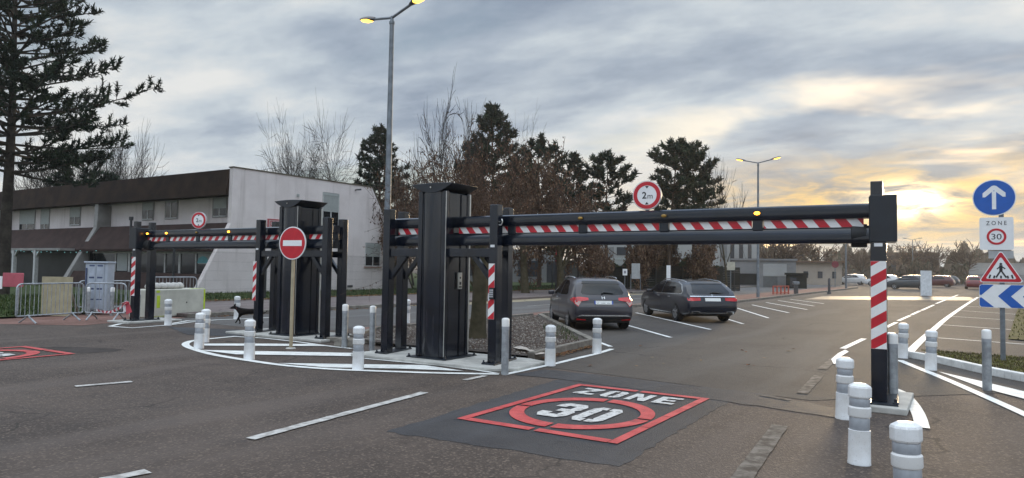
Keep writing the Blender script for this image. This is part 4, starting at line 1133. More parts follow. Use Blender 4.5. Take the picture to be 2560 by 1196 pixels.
def spec_wagon(T, body, part, conform, tree):
    part('rear_window', [[(-.60, 1.0), (-.64, 1.06), (-.53, 1.32), (.53, 1.32), (.64, 1.06), (.60, 1.0)]], 'rear', GLASS)
    part('windscreen', [[(-.66, 1.0), (-.53, 1.33), (.53, 1.33), (.66, 1.0)]], 'front', GLASS)
    part('spoiler', [[(-.54, 1.33), (-.50, 1.375), (.50, 1.375), (.54, 1.33)]], 'rear', TRIM, .012)
    for sd_ in 'LR':
        part('side_window', [[(1.12, .96), (.56, 1.31), (.22, 1.385), (-.10, 1.40), (-.10, .965)]], sd_, GLASS)
        part('side_window', [[(-.16, .97), (-.16, 1.40), (-.85, 1.39), (-1.25, 1.355), (-1.60, 1.26), (-1.85, 1.08), (-1.80, 1.005), (-1.0, .985)]], sd_, GLASS)
        part('window_trim', [[(1.2, .93), (1.15, .955), (-1.0, .975), (-1.86, .995), (-1.90, 1.06), (-1.62, 1.29), (-1.25, 1.385), (-1.27, 1.40), (-1.66, 1.31), (-1.95, 1.07), (-1.93, .975), (-1.0, .95)]], sd_, CHROME, .012, step=.06)
        part('sill_trim', [[(1.05, .27), (1.05, .305), (-1.05, .305), (-1.05, .27)]], sd_, CHROME, .014)
        part('door_seam', [[(-.13, .35), (-.13, .93), (-.14, .93), (-.14, .35)]], sd_, TRIM, .003)
        sg = 1 if sd_ == 'L' else -1
        for hx in (.05, -.98):
            mb = MB(); mb.bar((hx-.09, sg*.925, .86), (hx+.10, sg*.93, .86), .035, .03); mb.build('door_handle', CHROME, T, bevel=.008)
        mb = MB(); mb.box(.80, .96, *sorted((sg*.90, sg*1.08)), .93, 1.06); mb.build('mirror', body.data.materials[0], T, bevel=.035, seg=3)
        mb = MB(); mb.tube([(-1.75, sg*.60, 1.385), (-1.5, sg*.61, 1.445), (-.4, sg*.63, 1.505), (.2, sg*.63, 1.475), (.35, sg*.62, 1.43)], .016, 8); mb.build('roof_rail', CHROME, T, smooth=50)
        lp = [(.42, .875), (.74, .88), (.83, .85), (.83, .77), (.72, .755), (.42, .775)]
        if sd_ == 'R': lp = mirror_pts(lp)
        part('tail_light', [lp], 'rear', REDLENS, .016)
        lp = [(.42, .365), (.46, .415), (.68, .415), (.74, .385), (.68, .345), (.46, .345)]
        if sd_ == 'R': lp = mirror_pts(lp)
        ex = part('exhaust_trim', [lp], 'rear', CHROME, .03)
        lp = [(.48, .365), (.50, .40), (.64, .40), (.68, .385), (.64, .36)]
        if sd_ == 'R': lp = mirror_pts(lp)
        part('exhaust_opening', [lp], 'rear', BLACK, .034, ex)
        part('headlight', [[(.45, .70), (.78, .78), (.79, .70), (.5, .60)] if sd_ == 'L' else mirror_pts([(.45, .70), (.78, .78), (.79, .70), (.5, .60)])], 'front', CHROME, .01)
    part('boot_trim', [[(-.76, .905), (-.76, .925), (.76, .925), (.76, .905)]], 'rear', CHROME, .02)
    part('bumper_trim', [[(-.72, .335), (-.72, .355), (.72, .355), (.72, .335)]], 'rear', CHROME, .026)
    part('lower_bumper', [[(-.74, .25), (-.74, .34), (.74, .34), (.74, .25)]], 'rear', TRIM, .014)
    part('boot_line', [[(-.80, .55), (-.80, .56), (.80, .56), (.80, .55)]], 'rear', TRIM, .004)
    part('number_plate', [[(-.26, .755), (-.26, .865), (.26, .865), (.26, .755)]], 'rear', PLATE, .014)
    v, f = text_geo('O', .06, .06); mb = MB(); vv = []
    for a, b in v:
        h, nn, *_ = tree.ray_cast(Vector((-6, -a, .965+b)), Vector((1, 0, 0))); vv.append(h - Vector((.012, 0, 0)))
    mb.add(vv, f); mb.build('badge', CHROME, T)
    q = []
    for y, z in ((-.35, 1.03), (-.02, 1.05), (.03, 1.02)):
        h, *_ = tree.ray_cast(Vector((-6, y, z)), Vector((1, 0, 0))); q.append(h - Vector((.03, 0, -.01)))
    mb = MB(); mb.tube(q, [.012, .022, .026], 6); mb.build('wiper', TRIM, T)

GREYCAR = paint('dark_grey_car_paint', (.030, .028, .038))
NAVYCAR = paint('black_blue_car_paint', (.006, .008, .017))
make_car('parked_car', 'dark grey crossover parked nose away from the camera beside the gravel bed', 'car', (-9.22, 18.66, .004), math.atan2(.776, -.63), HRV, 1.77, 2.61, .335, GREYCAR, group='cars parked in the near bays', spec=spec_hrv, scale=(.95, .97, .865))
make_car('parked_car', 'black estate car with chrome window trim parked beyond the grey crossover', 'car', (-8.05, 23.8, .004), math.atan2(.76, -.65), WAGON, 1.85, 2.94, .335, NAVYCAR, group='cars parked in the near bays', spec=spec_wagon, scale=(.97, .97, .90))

def spec_far(T, body, part, conform, tree):
    part('rear_window', [[(-.58, 1.10), (-.50, 1.40), (.50, 1.40), (.58, 1.10)]], 'rear', GLASS, step=.2)
    part('windscreen', [[(-.62, 1.03), (-.50, 1.44), (.50, 1.44), (.62, 1.03)]], 'front', GLASS, step=.2)
    for sd_ in 'LR':
        part('side_window', [[(1.0, 1.02), (.52, 1.42), (-.1, 1.50), (-.8, 1.42), (-1.2, 1.10)]], sd_, GLASS, step=.2)
        lp = [(.5, .98), (.8, .98), (.8, .80), (.5, .88)]
        part('tail_light', [lp if sd_ == 'L' else mirror_pts(lp)], 'rear', REDLENS, .014, step=.2)
def far_car(label, px, py, head, col, name='distant_car', grp='distant cars beyond the crossing'):
    p = at(px, py)
    return make_car(name, label, 'car', (p.x, p.y, 0), R_(head), HRV, 1.77, 2.61, .335, paint('car_paint_%s' % col[0], col[1]), group=grp, spec=spec_far)
for a in (('white car nearest the slim lamp post, left of the striped end post', 2128, 712, 178, ('white', (.60, .60, .60))),
          ('white car half hidden by the striped end post', 2206, 716, 176, ('white', (.60, .60, .60))),
          ('dark grey car parked left of the white totem', 2272, 724, 176, ('slate', (.05, .055, .06))),
          ('dark red car parked right of the white totem', 2342, 718, 172, ('maroon', (.085, .02, .022))),
          ('grey car parked right of the dark red one', 2362, 713, 170, ('slate', (.05, .055, .06))),
          ('white car at the right end of the distant row', 2382, 709, 168, ('white', (.60, .60, .60))),
          ('red car driving away in the right lane, beside the chevron board', 2434, 723, 92, ('red', (.15, .02, .025)))):
    far_car(*a)

# ================================================================== DOG
def skin_body(name, nodes, edges, root, mat, parent=None, sub=2):
    me = bpy.data.meshes.new(name); me.from_pydata([n_[0] for n_ in nodes], edges, [])
    o = bpy.data.objects.new(name, me); COL.objects.link(o)
    if parent: o.parent = parent
    o.modifiers.new('skin', 'SKIN'); sv = me.skin_vertices[0].data
    for i, n_ in enumerate(nodes):
        q = n_[1]; sv[i].radius = (q, q) if not isinstance(q, tuple) else q
        sv[i].use_root = (i == root)
    s_ = o.modifiers.new('sub', 'SUBSURF'); s_.levels = sub; s_.render_levels = sub
    me.materials.append(mat)
    dg = bpy.context.evaluated_depsgraph_get(); dg.update()
    m2 = bpy.data.meshes.new_from_object(o.evaluated_get(dg)); o.modifiers.clear(); o.data = m2
    m2.polygons.foreach_set('use_smooth', [True]*len(m2.polygons))
    return o
FUR = M('black_dog_fur', (.008, .006, .006), .85, 0, .35, 14, bump=.4, spec=.15)
pf = at(590, 812); 
D = thing('dog', 'black short haired dog with pricked ears walking left past the far barrier', 'dog', (pf.x + .08, pf.y + .28, 0), R_(212)); D.scale = (.78, .78, .80)
# local +x is forward; shoulder height about .50
N = [((-.34, 0, .435), (.095, .085)), ((-.12, 0, .43), (.105, .095)), ((.12, 0, .42), (.115, .12)), ((.25, 0, .44), (.10, .105)),
     ((.34, 0, .51), .065), ((.41, 0, .555), .062), ((.475, 0, .565), (.062, .058)), ((.55, 0, .535), .036), ((.60, 0, .522), .026),
     ((-.40, 0, .44), .05), ((-.48, 0, .40), .020), ((-.57, 0, .38), .017), ((-.66, 0, .42), .014), ((-.69, 0, .47), .010),
     ((.22, .075, .34), .055), ((.26, .08, .20), .030), ((.20, .08, .06), .021), ((.235, .08, .022), .024),
     ((.22, -.075, .34), .055), ((.33, -.08, .21), .030), ((.39, -.08, .075), .020), ((.44, -.08, .028), .023),
     ((-.32, .075, .33), .072), ((-.26, .08, .215), .040), ((-.40, .08, .125), .022), ((-.375, .08, .03), .018), ((-.335, .08, .020), .022),
     ((-.34, -.075, .33), .072), ((-.33, -.08, .21), .040), ((-.50, -.08, .14), .022), ((-.54, -.08, .045), .018), ((-.50, -.08, .022), .022)]
Eg = [(0, 1), (1, 2), (2, 3), (3, 4), (4, 5), (5, 6), (6, 7), (7, 8), (0, 9), (9, 10), (10, 11), (11, 12), (12, 13), (3, 14), (14, 15), (15, 16), (16, 17), (3, 18), (18, 19), (19, 20), (20, 21), (0, 22), (22, 23), (23, 24), (24, 25), (25, 26), (0, 27), (27, 28), (28, 29), (29, 30), (30, 31)]
skin_body('body', N, Eg, 1, FUR, D)
for sg in (-1, 1):
    mb = MB(); b = Vector((.445, sg*.040, .605)); 
    mb.add([b + Vector((-.025, -sg*.015, 0)), b + Vector((.025, -sg*.022, .004)), b + Vector((.0, sg*.032, -.015)), b + Vector((-.012, sg*.022, .105)), b + Vector((-.028, sg*.012, .03))], [(0, 1, 3), (1, 2, 3), (2, 4, 3), (4, 0, 3), (0, 4, 2, 1)])
    mb.build('ear', FUR, D, smooth=60)
mb = MB(); pts = []
for k in range(13): a = 2*PI*k/12; pts.append((.355 + .02*math.cos(a), .075*math.sin(a), .515 + .068*math.cos(a)*.8))
mb.tube(pts, .009, 6, caps=False); mb.build('collar', M('dark_red_collar', (.10, .015, .02), .6), D)
for sg in (-1, 1):
    mb = MB(); mb.lathe([(.009, -.004), (.009, .004)], 8, (.515, sg*.046, .580)); mb.build('eye', M('dark_eye', (.01, .008, .006), .08), D)
mb = MB(); mb.lathe([(.008, -.012), (.017, -.004), (.017, .006), (.007, .012)], 8, (.625, 0, .530)); mb.build('nose', BLACK, D, smooth=60)

# ================================================================== SCHOOL
WALL = M('pinkish_render_wall', (.62, .56, .545), .9, 0, .07, .7, col2=(.70, .64, .625), bump=.25, bscale=24)
WALL_D = M('grey_fin_concrete', (.26, .25, .24), .9, 0, .12, 1.5, bump=.2)
TILE = M('brown_roof_cladding', (.026, .014, .012), .8, 0, .3, 1.3, col2=(.046, .026, .022), bump=.6, bscale=18)
FASCIA = M('mossy_brown_fascia', (.014, .008, .006), .85, 0, .3, .8, col2=(.034, .019, .012), bump=.6, bscale=16)
SHUT = M('roller_shutter', (.34, .36, .35), .55, 0, .06, 3)
FRAME = M('pale_window_frame', (.50, .50, .49), .5)
FRAME_D = M('dark_window_frame', (.05, .05, .055), .5)
COPE = M('dark_coping', (.10, .085, .06), .7, 0, .3, 2)
XG, XL = -33.6, -61.8
nt = NT(WALL.node_tree); bs = WALL.node_tree.nodes['Principled BSDF']; oldc = bs.inputs['Base Color'].links[0].from_socket
mpw = nt.n('ShaderNodeMapping'); nt.put(mpw.inputs[0], nt.n('ShaderNodeTexCoord').outputs['Object']); mpw.inputs['Scale'].default_value = (1, 1.6, .10)
nt.put(bs.inputs['Base Color'], nt.mix(nt.math('MULTIPLY', nt.step(nt.noise(mpw.outputs[0], 1.4, 6, .6), .52, .72), .40), oldc, (.36, .315, .30, 1)))
T = thing('school_building', 'two storey school with pinkish gable wall, brown skirt roof and dark fascia', 'building', (XG, 24.3, 0))
gab = [(-2.1, 0), (-.05, 3.85), (0, 6.92), (10.8, 6.96), (12.35, 4.6), (15.2, 0)]
mb = MB(); mb.prism(gab, -.32, 0, 'x'); gw = mb.build('gable_wall', WALL, T)
mb = MB(); mb.prism([(-.05, 6.92), (10.85, 6.96), (10.85, 7.02), (-.05, 6.98)], -.36, .05, 'x'); mb.build('coping', COPE, gw)
mb = MB(); mb.prism([(10.80, 6.99), (12.37, 4.62), (15.22, .02), (15.30, .06), (12.44, 4.66), (10.86, 7.03)], -.36, .05, 'x'); mb.build('coping', COPE, gw)
def gwin(y, z0, z1, wid, shut, name='window'):
    """window in the gable wall, local y along the wall"""
    mb = MB(); mb.box(-.06, .012, y, y+wid, z0, z1); fr = mb.build('window', FRAME_D, T)
    mb = MB(); mb.box(.0125, .03, y, y+.06, z0, z1); mb.box(.0125, .03, y+wid-.06, y+wid, z0, z1); mb.box(.0125, .03, y+.06, y+wid-.06, z0, z0+.07); mb.box(.0125, .035, y+wid*.48, y+wid*.48+.07, z0+.07, shut); mb.build('frame', FRAME, fr)
    mb = MB()
    n = max(3, int((z1-shut-.16)/.07))
    for k in range(n): mb.box(.013, .034 if k % 2 else .040, y+.06, y+wid-.06, shut + (z1-.2-shut)*k/n, shut + (z1-.2-shut)*(k+1)/n - .006)
    mb.box(.013, .055, y+.04, y+wid-.04, z1-.2, z1-.02); mb.build('shutter', SHUT, fr)
    mb = MB(); mb.box(.0125, .018, y+.06, y+wid-.06, z0+.07, shut); mb.build('pane', GLASS, fr)
    mb = MB(); mb.box(0, .10, y-.08, y+wid+.08, z0-.07, z0-.01); mb.build('sill', M('reddish_sill', (.30, .17, .14), .8), fr)
a = on_x(807, 484, XG); b = on_x(848, 487, XG); c = on_x(846, 572, XG); s_ = on_x(810, 523, XG)
gwin(a.y-24.3, c.z, a.z+.1, b.y-a.y, c.z + (a.z-c.z)*.48)
a = on_x(913, 607, XG); b = on_x(951, 607, XG); c = on_x(930, 667, XG)
gwin(a.y-24.3, c.z, a.z, b.y-a.y, c.z + (a.z-c.z)*.42)
a = on_x(787, 607, XG); b = on_x(822, 607, XG); c = on_x(800, 669, XG)
gwin(a.y-24.3, c.z, a.z, b.y-a.y, c.z + (a.z-c.z)*.42)
p = on_x(888, 475, XG); mb = MB(); mb.tube([(.0, p.y-24.3, p.z-.03), (.12, p.y-24.3, p.z), (.36, p.y-24.1, p.z+.03)], [.05, .05, .06], 8); mb.build('security_camera', FRAME_D, T)
p = on_x(872, 716, XG); mb = MB(); mb.box(.001, .05, p.y-24.45, p.y-24.0, p.z-.07, p.z+.07); mb.build('wall_vent', FRAME_D, T)
p = on_x(745, 489, XG); mb = MB(); mb.box(.001, .07, p.y-24.4, p.y-24.25, p.z-.08, p.z+.08); mb.build('wall_box', SHUT, T)
LX = XL - XG
# body behind, roof, fascia, skirt roof, upper and lower front walls
mb = MB(); mb.box(LX, -.33, .75, 10.6, 3.5, 6.75); mb.box(LX, -.33, .1, 13, 0, 3.5); mb.build('wall', WALL, T)
mb = MB(); mb.prism([(-.22, 5.42), (.02, 6.86), (10.8, 6.90), (12.2, 4.7), (12.1, 4.6), (10.7, 6.75), (.6, 6.72), (.6, 5.42)], LX, -.33, 'x'); mb.build('fascia', FASCIA, T)
mb = MB(); mb.prism([(.70, 3.92), (.08, 3.90), (-1.02, 2.42), (-1.02, 2.28), (-.85, 2.28), (.70, 3.5)], LX, -.33, 'x'); mb.build('skirt_roof', TILE, T)
mb = MB(); mb.prism([(-1.50, 1.05), (-2.0, .06), (-2.0, 0), (-.9, 0), (-.9, 1.05)], -13.6, -.33, 'x'); mb.build('low_wall', TILE, T)
for fx in (-13.9, LX):   # dividing fins
    mb = MB(); mb.prism([(-2.2, 0), (-.15, 3.85), (-.10, 5.40), (.8, 5.40), (.8, 3.6), (-.6, 2.3), (-.6, 0)], fx-.22, fx+.22, 'x'); mb.build('fin', WALL_D, T, bevel=.02)
def fwin(px0, px1, py0, py1, shut, frame=True):
    """upper window on the front, recessed with shutter"""
    a = on_y(px0, py0, 25.05); b = on_y(px1, py1, 25.05); x0, x1 = a.x-XG, b.x-XG; z1 = 5.40; z0 = max(b.z, 3.95)
    mb = MB(); mb.box(x0-.10, x1+.10, .715, .749, z0-.08, z1); f_ = mb.build('window', FRAME_D if not frame else WALL_D, T)
    sh = z0 + (z1-z0)*shut
    mb = MB(); mb.box(x0, x1, .70, .714, sh, z1); mb.build('shutter', SHUT, f_)
    mb = MB(); mb.box(x0, x1, .702, .714, z0, sh-.01); mb.build('pane', GLASS, f_)
    mb = MB(); mb.box((x0+x1)/2-.04, (x0+x1)/2+.04, .685, .70, z0, sh); mb.box(x0, x1, .685, .70, z0-.04, z0+.02); mb.build('frame', FRAME, f_)
for q in ((536, 566, 490, 540, .42), (417, 443, 497, 545, .9), (360, 383, 497, 548, .55), (178, 200, 520, 562, .45), (52, 86, 536, 584, .3), (105, 122, 530, 575, .25)):
    fwin(*q)
# ground floor glazing of the right bay
mb = MB(); mb.box(-13.5, -.4, -.35, .0, 1.05, 2.30); gl = mb.build('ground_floor_glazing', GLASS, T)
mb = MB()
for k, x in enumerate((-10.9, -9.4, -8.7, -7.2, -5.6, -4.2, -2.6)): mb.box(x, x+(.18 if k % 2 else .09), -.40, -.351, 1.05, 2.30)
mb.box(-13.5, -.4, -.42, -.351, 2.18, 2.29); mb.build('mullion', FRAME, gl)
for q in ((-10.7, -9.55, -.37, -.352, 1.1, 2.15), (-7.1, -6.5, -.37, -.352, 1.1, 2.1), (-2.4, -.6, -.375, -.352, 1.6, 2.16)):
    mb = MB(); mb.box(*q); mb.build('window_blind', SHUT, gl)
n = 10; mb = MB(); mb.prism([(-1.9 + .5*math.cos(PI*k/n), 1.65 + .38*math.sin(PI*k/n)) for k in range(n+1)], -.40, -.377, 'y'); mb.build('window_sticker', M('turquoise_sticker', (.10, .36, .40), .6), gl)
mb = MB(); mb.box(-27.5, -14.3, -.2, .05, .0, 2.30); mb.build('entrance_recess', M('dark_entrance', (.016, .016, .02), .5, 0, .3, 1), T)
# pale porch with a string of small lights
mb = MB()
xa = on_y(160, 620, 22.6).x - XG; xb = on_y(5, 620, 22.6).x - XG
mb.box(xb, xa, -1.95, -1.05, 2.32, 2.47); pr = mb.build('porch_roof', WALL_D, T)
mb = MB()
for px in (34, 88): 
    x = on_y(px, 640, 22.4).x - XG; mb.bar((x, -1.85, 0), (x, -1.85, 2.32), .22, .22); mb.bar((x-.45, -1.85, 2.31), (x, -1.85, 1.9), .1, .1); mb.bar((x+.45, -1.85, 2.31), (x, -1.85, 1.9), .1, .1)
mb.build('porch_post', M('white_porch_paint', (.45, .45, .45), .6), pr)
mb = MB(); r = random.Random(5)
for k in range(16):
    x = xb + 2 + (xa - xb + 3.0)*k/16 + r.uniform(-.2, .2); mb.lathe([(.006, -.02), (.022, 0), (.006, .02)], 6, (x, -2.0, 2.24 + r.uniform(-.06, .06)))
mb.build('string_light', M('cool_fairy_light', (.3, .7, .7), .3, emit=(.35, .9, .95), estr=.8), pr)
# chimney pipe on skirt roof
p = on_y(328, 548, 23.9); mb = MB(); mb.tube([(p.x-XG, -.4, 3.3), (p.x-XG, -.4, 4.22)], .07, 8); mb.tube([(p.x-XG, -.4, 4.2), (p.x-XG, -.4, 4.42)], .13, 8); mb.build('roof_pipe', FRAME_D, T)

# school sign on the gable
a = on_x(668, 547, XG+.03); b = on_x(668, 588, XG+.03); L_ = 1.9
T = thing('school_sign', 'pinkish white sign with red frame and red letters on the gable wall', 'sign', (XG+.02, a.y, b.z))
h = a.z - b.z
mb = MB(); mb.box(.0, .06, 0, L_, -.25, h); bd = mb.build('board', M('faded_pink_board', (.50, .33, .33), .7, 0, .08, 3), T)
REDL = M('faded_red_lettering', (.36, .035, .05), .7, 0, .1, 4)
mb = MB()
for q in ((0, .06, -.25, h), (L_-.06, L_, -.25, h), (.06, L_-.06, h-.05, h), (.06, L_-.06, -.25, -.20)): mb.box(.0602, .075, *q)
mb.build('border', REDL, bd)
mb = MB(); put_text(mb, 'COLLEGE', 1.55, .30, lambda u, v: (.064, .92+u, h-.26+v)); mb.build('lettering', REDL, bd); mb = MB(); put_text(mb, 'CA', .50, .34, lambda u, v: (.064, 1.15+u, h-.66+v)); mb.build('lettering', REDL, bd)
mb = MB(); mb.box(.061, .07, .12, .82, -.12, h-.47); mb.build('dark_panel', M('dark_photo_panel', (.03, .025, .025), .4), bd)

# ================================================================== MESH FENCE
FG = M('anthracite_fence_wire', (.022, .024, .026), .6, .2)
T = thing('mesh_fence', 'dark welded mesh fence with posts along the lawn in front of the school', 'fence', (-27.2, 17.0, .05))
y = 0.0; k = 0; PW = 4.55; HF = 2.12
while y < 41:
    mb = MB(); mb.box(-.04, .04, y-.035, y+.035, 0, HF+.06); mb.build('post', FG, T)
    mb = MB()
    yy = y + .05
    while yy < y + PW - .03:
        mb.box(-.002, .002, yy-.0018, yy+.0018, .04, HF); yy += .05
    for zz in [.06 + .4*j for j in range(6)]: mb.box(-.003, .003, y+.03, y+PW-.03, zz-.002, zz+.002)
    mb.build('mesh_panel', FG, T); y += PW; k += 1
# ================================================================== WORK SITE ON THE LEFT
def crowd_barrier(label, a, b, z0=0.0, feet=True):
    a = Vector(a); b = Vector(b); L = (b-a).length; an = math.atan2((b-a).y, (b-a).x)
    T = thing('crowd_barrier', label, 'barrier', (a.x, a.y, z0), an, 'galvanised crowd control barriers')
    r = .13; zt, zb = 1.02, .20; pts = []
    for cx, cz, a0 in ((L-r, zt-r, 90), (L-.05, zb+.05, 0), (.05, zb+.05, -90), (r, zt-r, 180)):
        rr = r if cz > .5 else .05
        seq = range(0, 6) 
        for k in seq: q = R_(a0 - 90*k/5) ; pts.append((cx + rr*math.cos(q), 0, cz + rr*math.sin(q)))
    pts.append(pts[0])
    mb = MB(); mb.tube(pts, .021, 8, caps=False); mb.build('frame', GALV, T, smooth=50)
    mb = MB(); n = int(L/.115)
    for k in range(1, n): x = L*k/n; mb.tube([(x, 0, zb), (x, 0, zt)], .0085, 5)
    mb.build('bar', GALV, T, smooth=60)
    if feet:
        for x in (L*.17, L*.83):
            mb = MB(); mb.tube([(x, 0, zb+.02), (x, -.06, .16), (x, -.30, .015)], .021, 6); mb.tube([(x, 0, zb+.02), (x, .06, .16), (x, .30, .015)], .021, 6); mb.build('foot', GALV, T, smooth=50)
    return T
a = at(38, 812); b = at(206, 800); crowd_barrier('galvanised crowd barrier at the left edge of the lawn, in front of the plywood board', (a.x, a.y), (b.x, b.y))
a = at(212, 800); b = at(313, 801); crowd_barrier('galvanised crowd barrier in front of the grey cabinet, touching the dark end posts', (a.x, a.y), (b.x, b.y))
a = at(206, 786); b = at(330, 782); crowd_barrier('galvanised crowd barrier behind the grey bollards', (a.x-.3, a.y), (b.x, b.y))
a = at(372, 786); b = at(489, 781); crowd_barrier('galvanised crowd barrier standing behind the concrete block', (a.x-.9, a.y+.6), (b.x-.9, b.y+.6), .12)
# plywood
p = at(140, 792); T = thing('plywood_board', 'cream plywood board standing upright behind the left crowd barrier', 'board', (p.x, p.y, 0), R_(30))
mb = MB(); mb.box(-.46, .46, -.012, .012, .02, 1.16); mb.build('board', M('cream_plywood', (.36, .315, .21), .75, 0, .12, 4), T)
mb = MB(); mb.bar((-.3, .02, 1.0), (-.3, .55, 0.02), .05, .05); mb.bar((.3, .02, 1.0), (.3, .55, 0.02), .05, .05); mb.build('prop', M('grey_timber', (.22, .19, .15), .8), T)
# cabinet
p = at(237, 792); T = thing('metal_cabinet', 'pale blue grey cabinet with panelled double doors behind the crowd barriers', 'cabinet', (p.x-.6, p.y+.3, .05), R_(36)); T.scale = (.74, .74, .95)
CB = M('pale_blue_grey_paint', (.36, .40, .46), .5, 0, .08, 3); CBD = M('blue_cabinet_recess', (.055, .075, .16), .5)
mb = MB(); mb.box(-.44, .44, 0, .6, .08, 1.60); bd = mb.build('case', CB, T, bevel=.02)
mb = MB(); mb.box(-.48, .48, -.06, .64, 1.602, 1.66); mb.build('lid', CB, T, bevel=.015)
mb = MB(); 
for sx_ in (-1, 1): mb.box(sx_*.38-.05, sx_*.38+.05, .05, .55, 0, .079)
mb.build('foot', FRAME_D, T)
for sx_ in (-1, 1):
    mb = MB(); x0, x1 = sorted((sx_*.008, sx_*.32)) if sx_ > 0 else (-.31, -.008); mb.box(x0, x1, -.035, -.001, .13, 1.57); dr = mb.build('door', CB, T, bevel=.006)
    mb = MB(); 
    for z in (1.50, 1.12, .76, .42): mb = MB(); mb.box(x0+.05, x1-.05, -.040, -.0355, z, z+.05); mb.build('recess', CBD, dr)
    mb = MB(); 
    for z in (1.17, .81, .47, .17): mb = MB(); mb.box(x0+.045, x1-.045, -.046, -.0355, z, z+.26); mb.build('panel', M('paler_blue_grey_panel', (.36, .40, .47), .5), dr, bevel=.008)
mb = MB(); mb.box(-.40, -.36, -.05, -.001, .2, 1.45); mb.build('seal_strip', CBD, T)
# red and white work sign at the left edge
p = at(14, 793); T = thing('work_sign', 'faded red and white warning board at the left edge, behind the barriers', 'sign', (p.x, p.y, .0), R_(35))
mb = MB(); mb.box(-.12, .46, -.02, .0, .86, 1.26); bd = mb.build('board', M('faded_red_board', (.40, .085, .11), .6, 0, .15, 2), T, bevel=.01)
mb = MB(); mb.box(-.62, -.13, -.024, .0, .80, 1.16); mb.build('white_panel', SIGN_W, bd)
for x in (-.3, .3): mb = MB(); mb.box(x-.025, x+.025, .001, .05, 0, 1.1); mb.build('leg', GALV, T)
# concrete block
a = at(382, 797); b = at(512, 787); an = math.atan2(b.y-a.y, b.x-a.x); L_ = (b-a).length
T = thing('concrete_block', 'pale concrete ballast block with fluorescent yellow corner marks', 'concrete block', (a.x, a.y, 0), an)
mb = MB(); mb.box(-.1, L_, 0, .80, .02, .83); bd = mb.build('block', M('clean_pale_concrete', (.52, .51, .44), .85, 0, .12, 2, bump=.2), T, bevel=.025)
FLUO = M('fluorescent_yellow_paint', (.46, .60, .03), .6, 0, .15, 4)
mb = MB(); mb.box(.12, .24, -.006, -.001, .30, .66); mb.box(.10, .22, -.006, -.001, .74, .81); mb.box(L_-.08, L_-.015, -.006, -.001, .15, .80); mb.box(L_-.6, L_-.03, .02, .10, .831, .836); mb.box(L_-1.6, L_-.7, .55, .75, .831, .836)
mb.build('yellow_mark', FLUO, bd)
mb = MB(); mb.box(-.09, -.02, -.006, -.001, .05, .80); mb.box(0.0, .6, -.006, -.001, .03, .07); mb.build('pale_yellow_edge', M('pale_yellow_edge', (.42, .44, .22), .7), bd)
mb = MB(); mb.tube([(L_*.62, -.012, .42), (L_*.62, .01, .42)], .02, 8); mb.build('lifting_hole', BLACK, bd)
# white sacks on top of block behind the rail
SACK = M('white_woven_sack', (.50, .48, .45), .85, 0, .12, 12, bump=.3)
for k in range(6):
    x = .25 + k*(L_-.7)/6
    mb = MB(); mb.lathe([(.06, 0), (.13, .03), (.145, .09), (.10, .16), (.04, .19), (.02, .185)], 10, sx=1.15, sy=.9)
    o = mb.build('white_sack', SACK, None, smooth=60); o.location = Vector((a.x, a.y, .831)) + Matrix.Rotation(an, 3, 'Z') @ Vector((x, .40, 0)); o.rotation_euler.z = an + k*.7
    tag(o, ['white sack on the concrete block, first from the dark end posts', 'white sack on the concrete block, second from the dark end posts', 'white sack on the concrete block, third from the dark end posts', 'white sack on the concrete block, third from its free end', 'white sack on the concrete block, second from its free end', 'white sack nearest the free end of the concrete block'][k], 'sack', 'white sacks lying on the concrete block')
# barrier tape knotted to end post
p0 = on_y(318, 757, 10.3); p1 = on_y(240, 775, 9.6)
mb = MB(); q = []; n = 16; r = random.Random(2)
L = []; 
for i in range(n+1):
    t_ = i/n; c = p0.lerp(p1, t_); c.z -= .14*math.sin(PI*t_); tw = math.sin(i*.8)*.6; L.append((c + Vector((0, math.sin(tw)*.035, math.cos(tw)*.035)), c - Vector((0, math.sin(tw)*.035, math.cos(tw)*.035))))
for i in range(n): mb.add([L[i][0], L[i+1][0], L[i+1][1], L[i][1]], [(0, 1, 2, 3)], i % 2)
for k in range(5):
    d = Vector((r.uniform(-.16, .10), r.uniform(-.12, .02), r.uniform(-.30, .12))); s_ = Vector((.03, .03, .02))
    mb.add([p0 - s_, p0 + d - s_*1.6, p0 + d + s_*1.6, p0 + s_], [(0, 1, 2, 3)], k % 2)
o = mb.build('barrier_tape', [M('red_tape', (.42, .04, .06), .5), M('white_tape', (.6, .55, .55), .5)]); sm = o.modifiers.new('thick', 'SOLIDIFY'); sm.thickness = .003
tag(o, 'red and white barrier tape knotted on the left end post', 'tape')

# ================================================================== TREES
BARK = M('dark_grey_bark', (.030, .025, .021), .9, 0, .3, 3, col2=(.065, .055, .045), bump=.6, bscale=20)
BARK_M = M('mossy_bark', (.045, .040, .022), .9, 0, .3, 4, col2=(.085, .070, .045), bump=.7, bscale=16)
TWIG = M('brown_twig', (.070, .044, .032), .9, 0, .3, 1)
TWIG_D = M('dark_twig', (.030, .026, .024), .9, 0, .3, 1)
PBARK = M('pine_bark', (.045, .030, .022), .9, 0, .3, 2, col2=(.085, .058, .042), bump=.6, bscale=14)
NEED = [M('pine_needles', (.016, .030, .017), .7, 0, .3, 1), M('pine_needles_light', (.034, .052, .026), .7, 0, .3, 1), M('pine_needles_dark', (.009, .017, .011), .7, 0, .3, 1)]
OAKL = [M('dry_oak_leaf', (.070, .040, .026), .85, 0, .3, 1), M('dry_oak_leaf_rust', (.105, .053, .031), .85, 0, .3, 1), M('dry_oak_leaf_pale', (.15, .098, .060), .85, 0, .3, 1)]
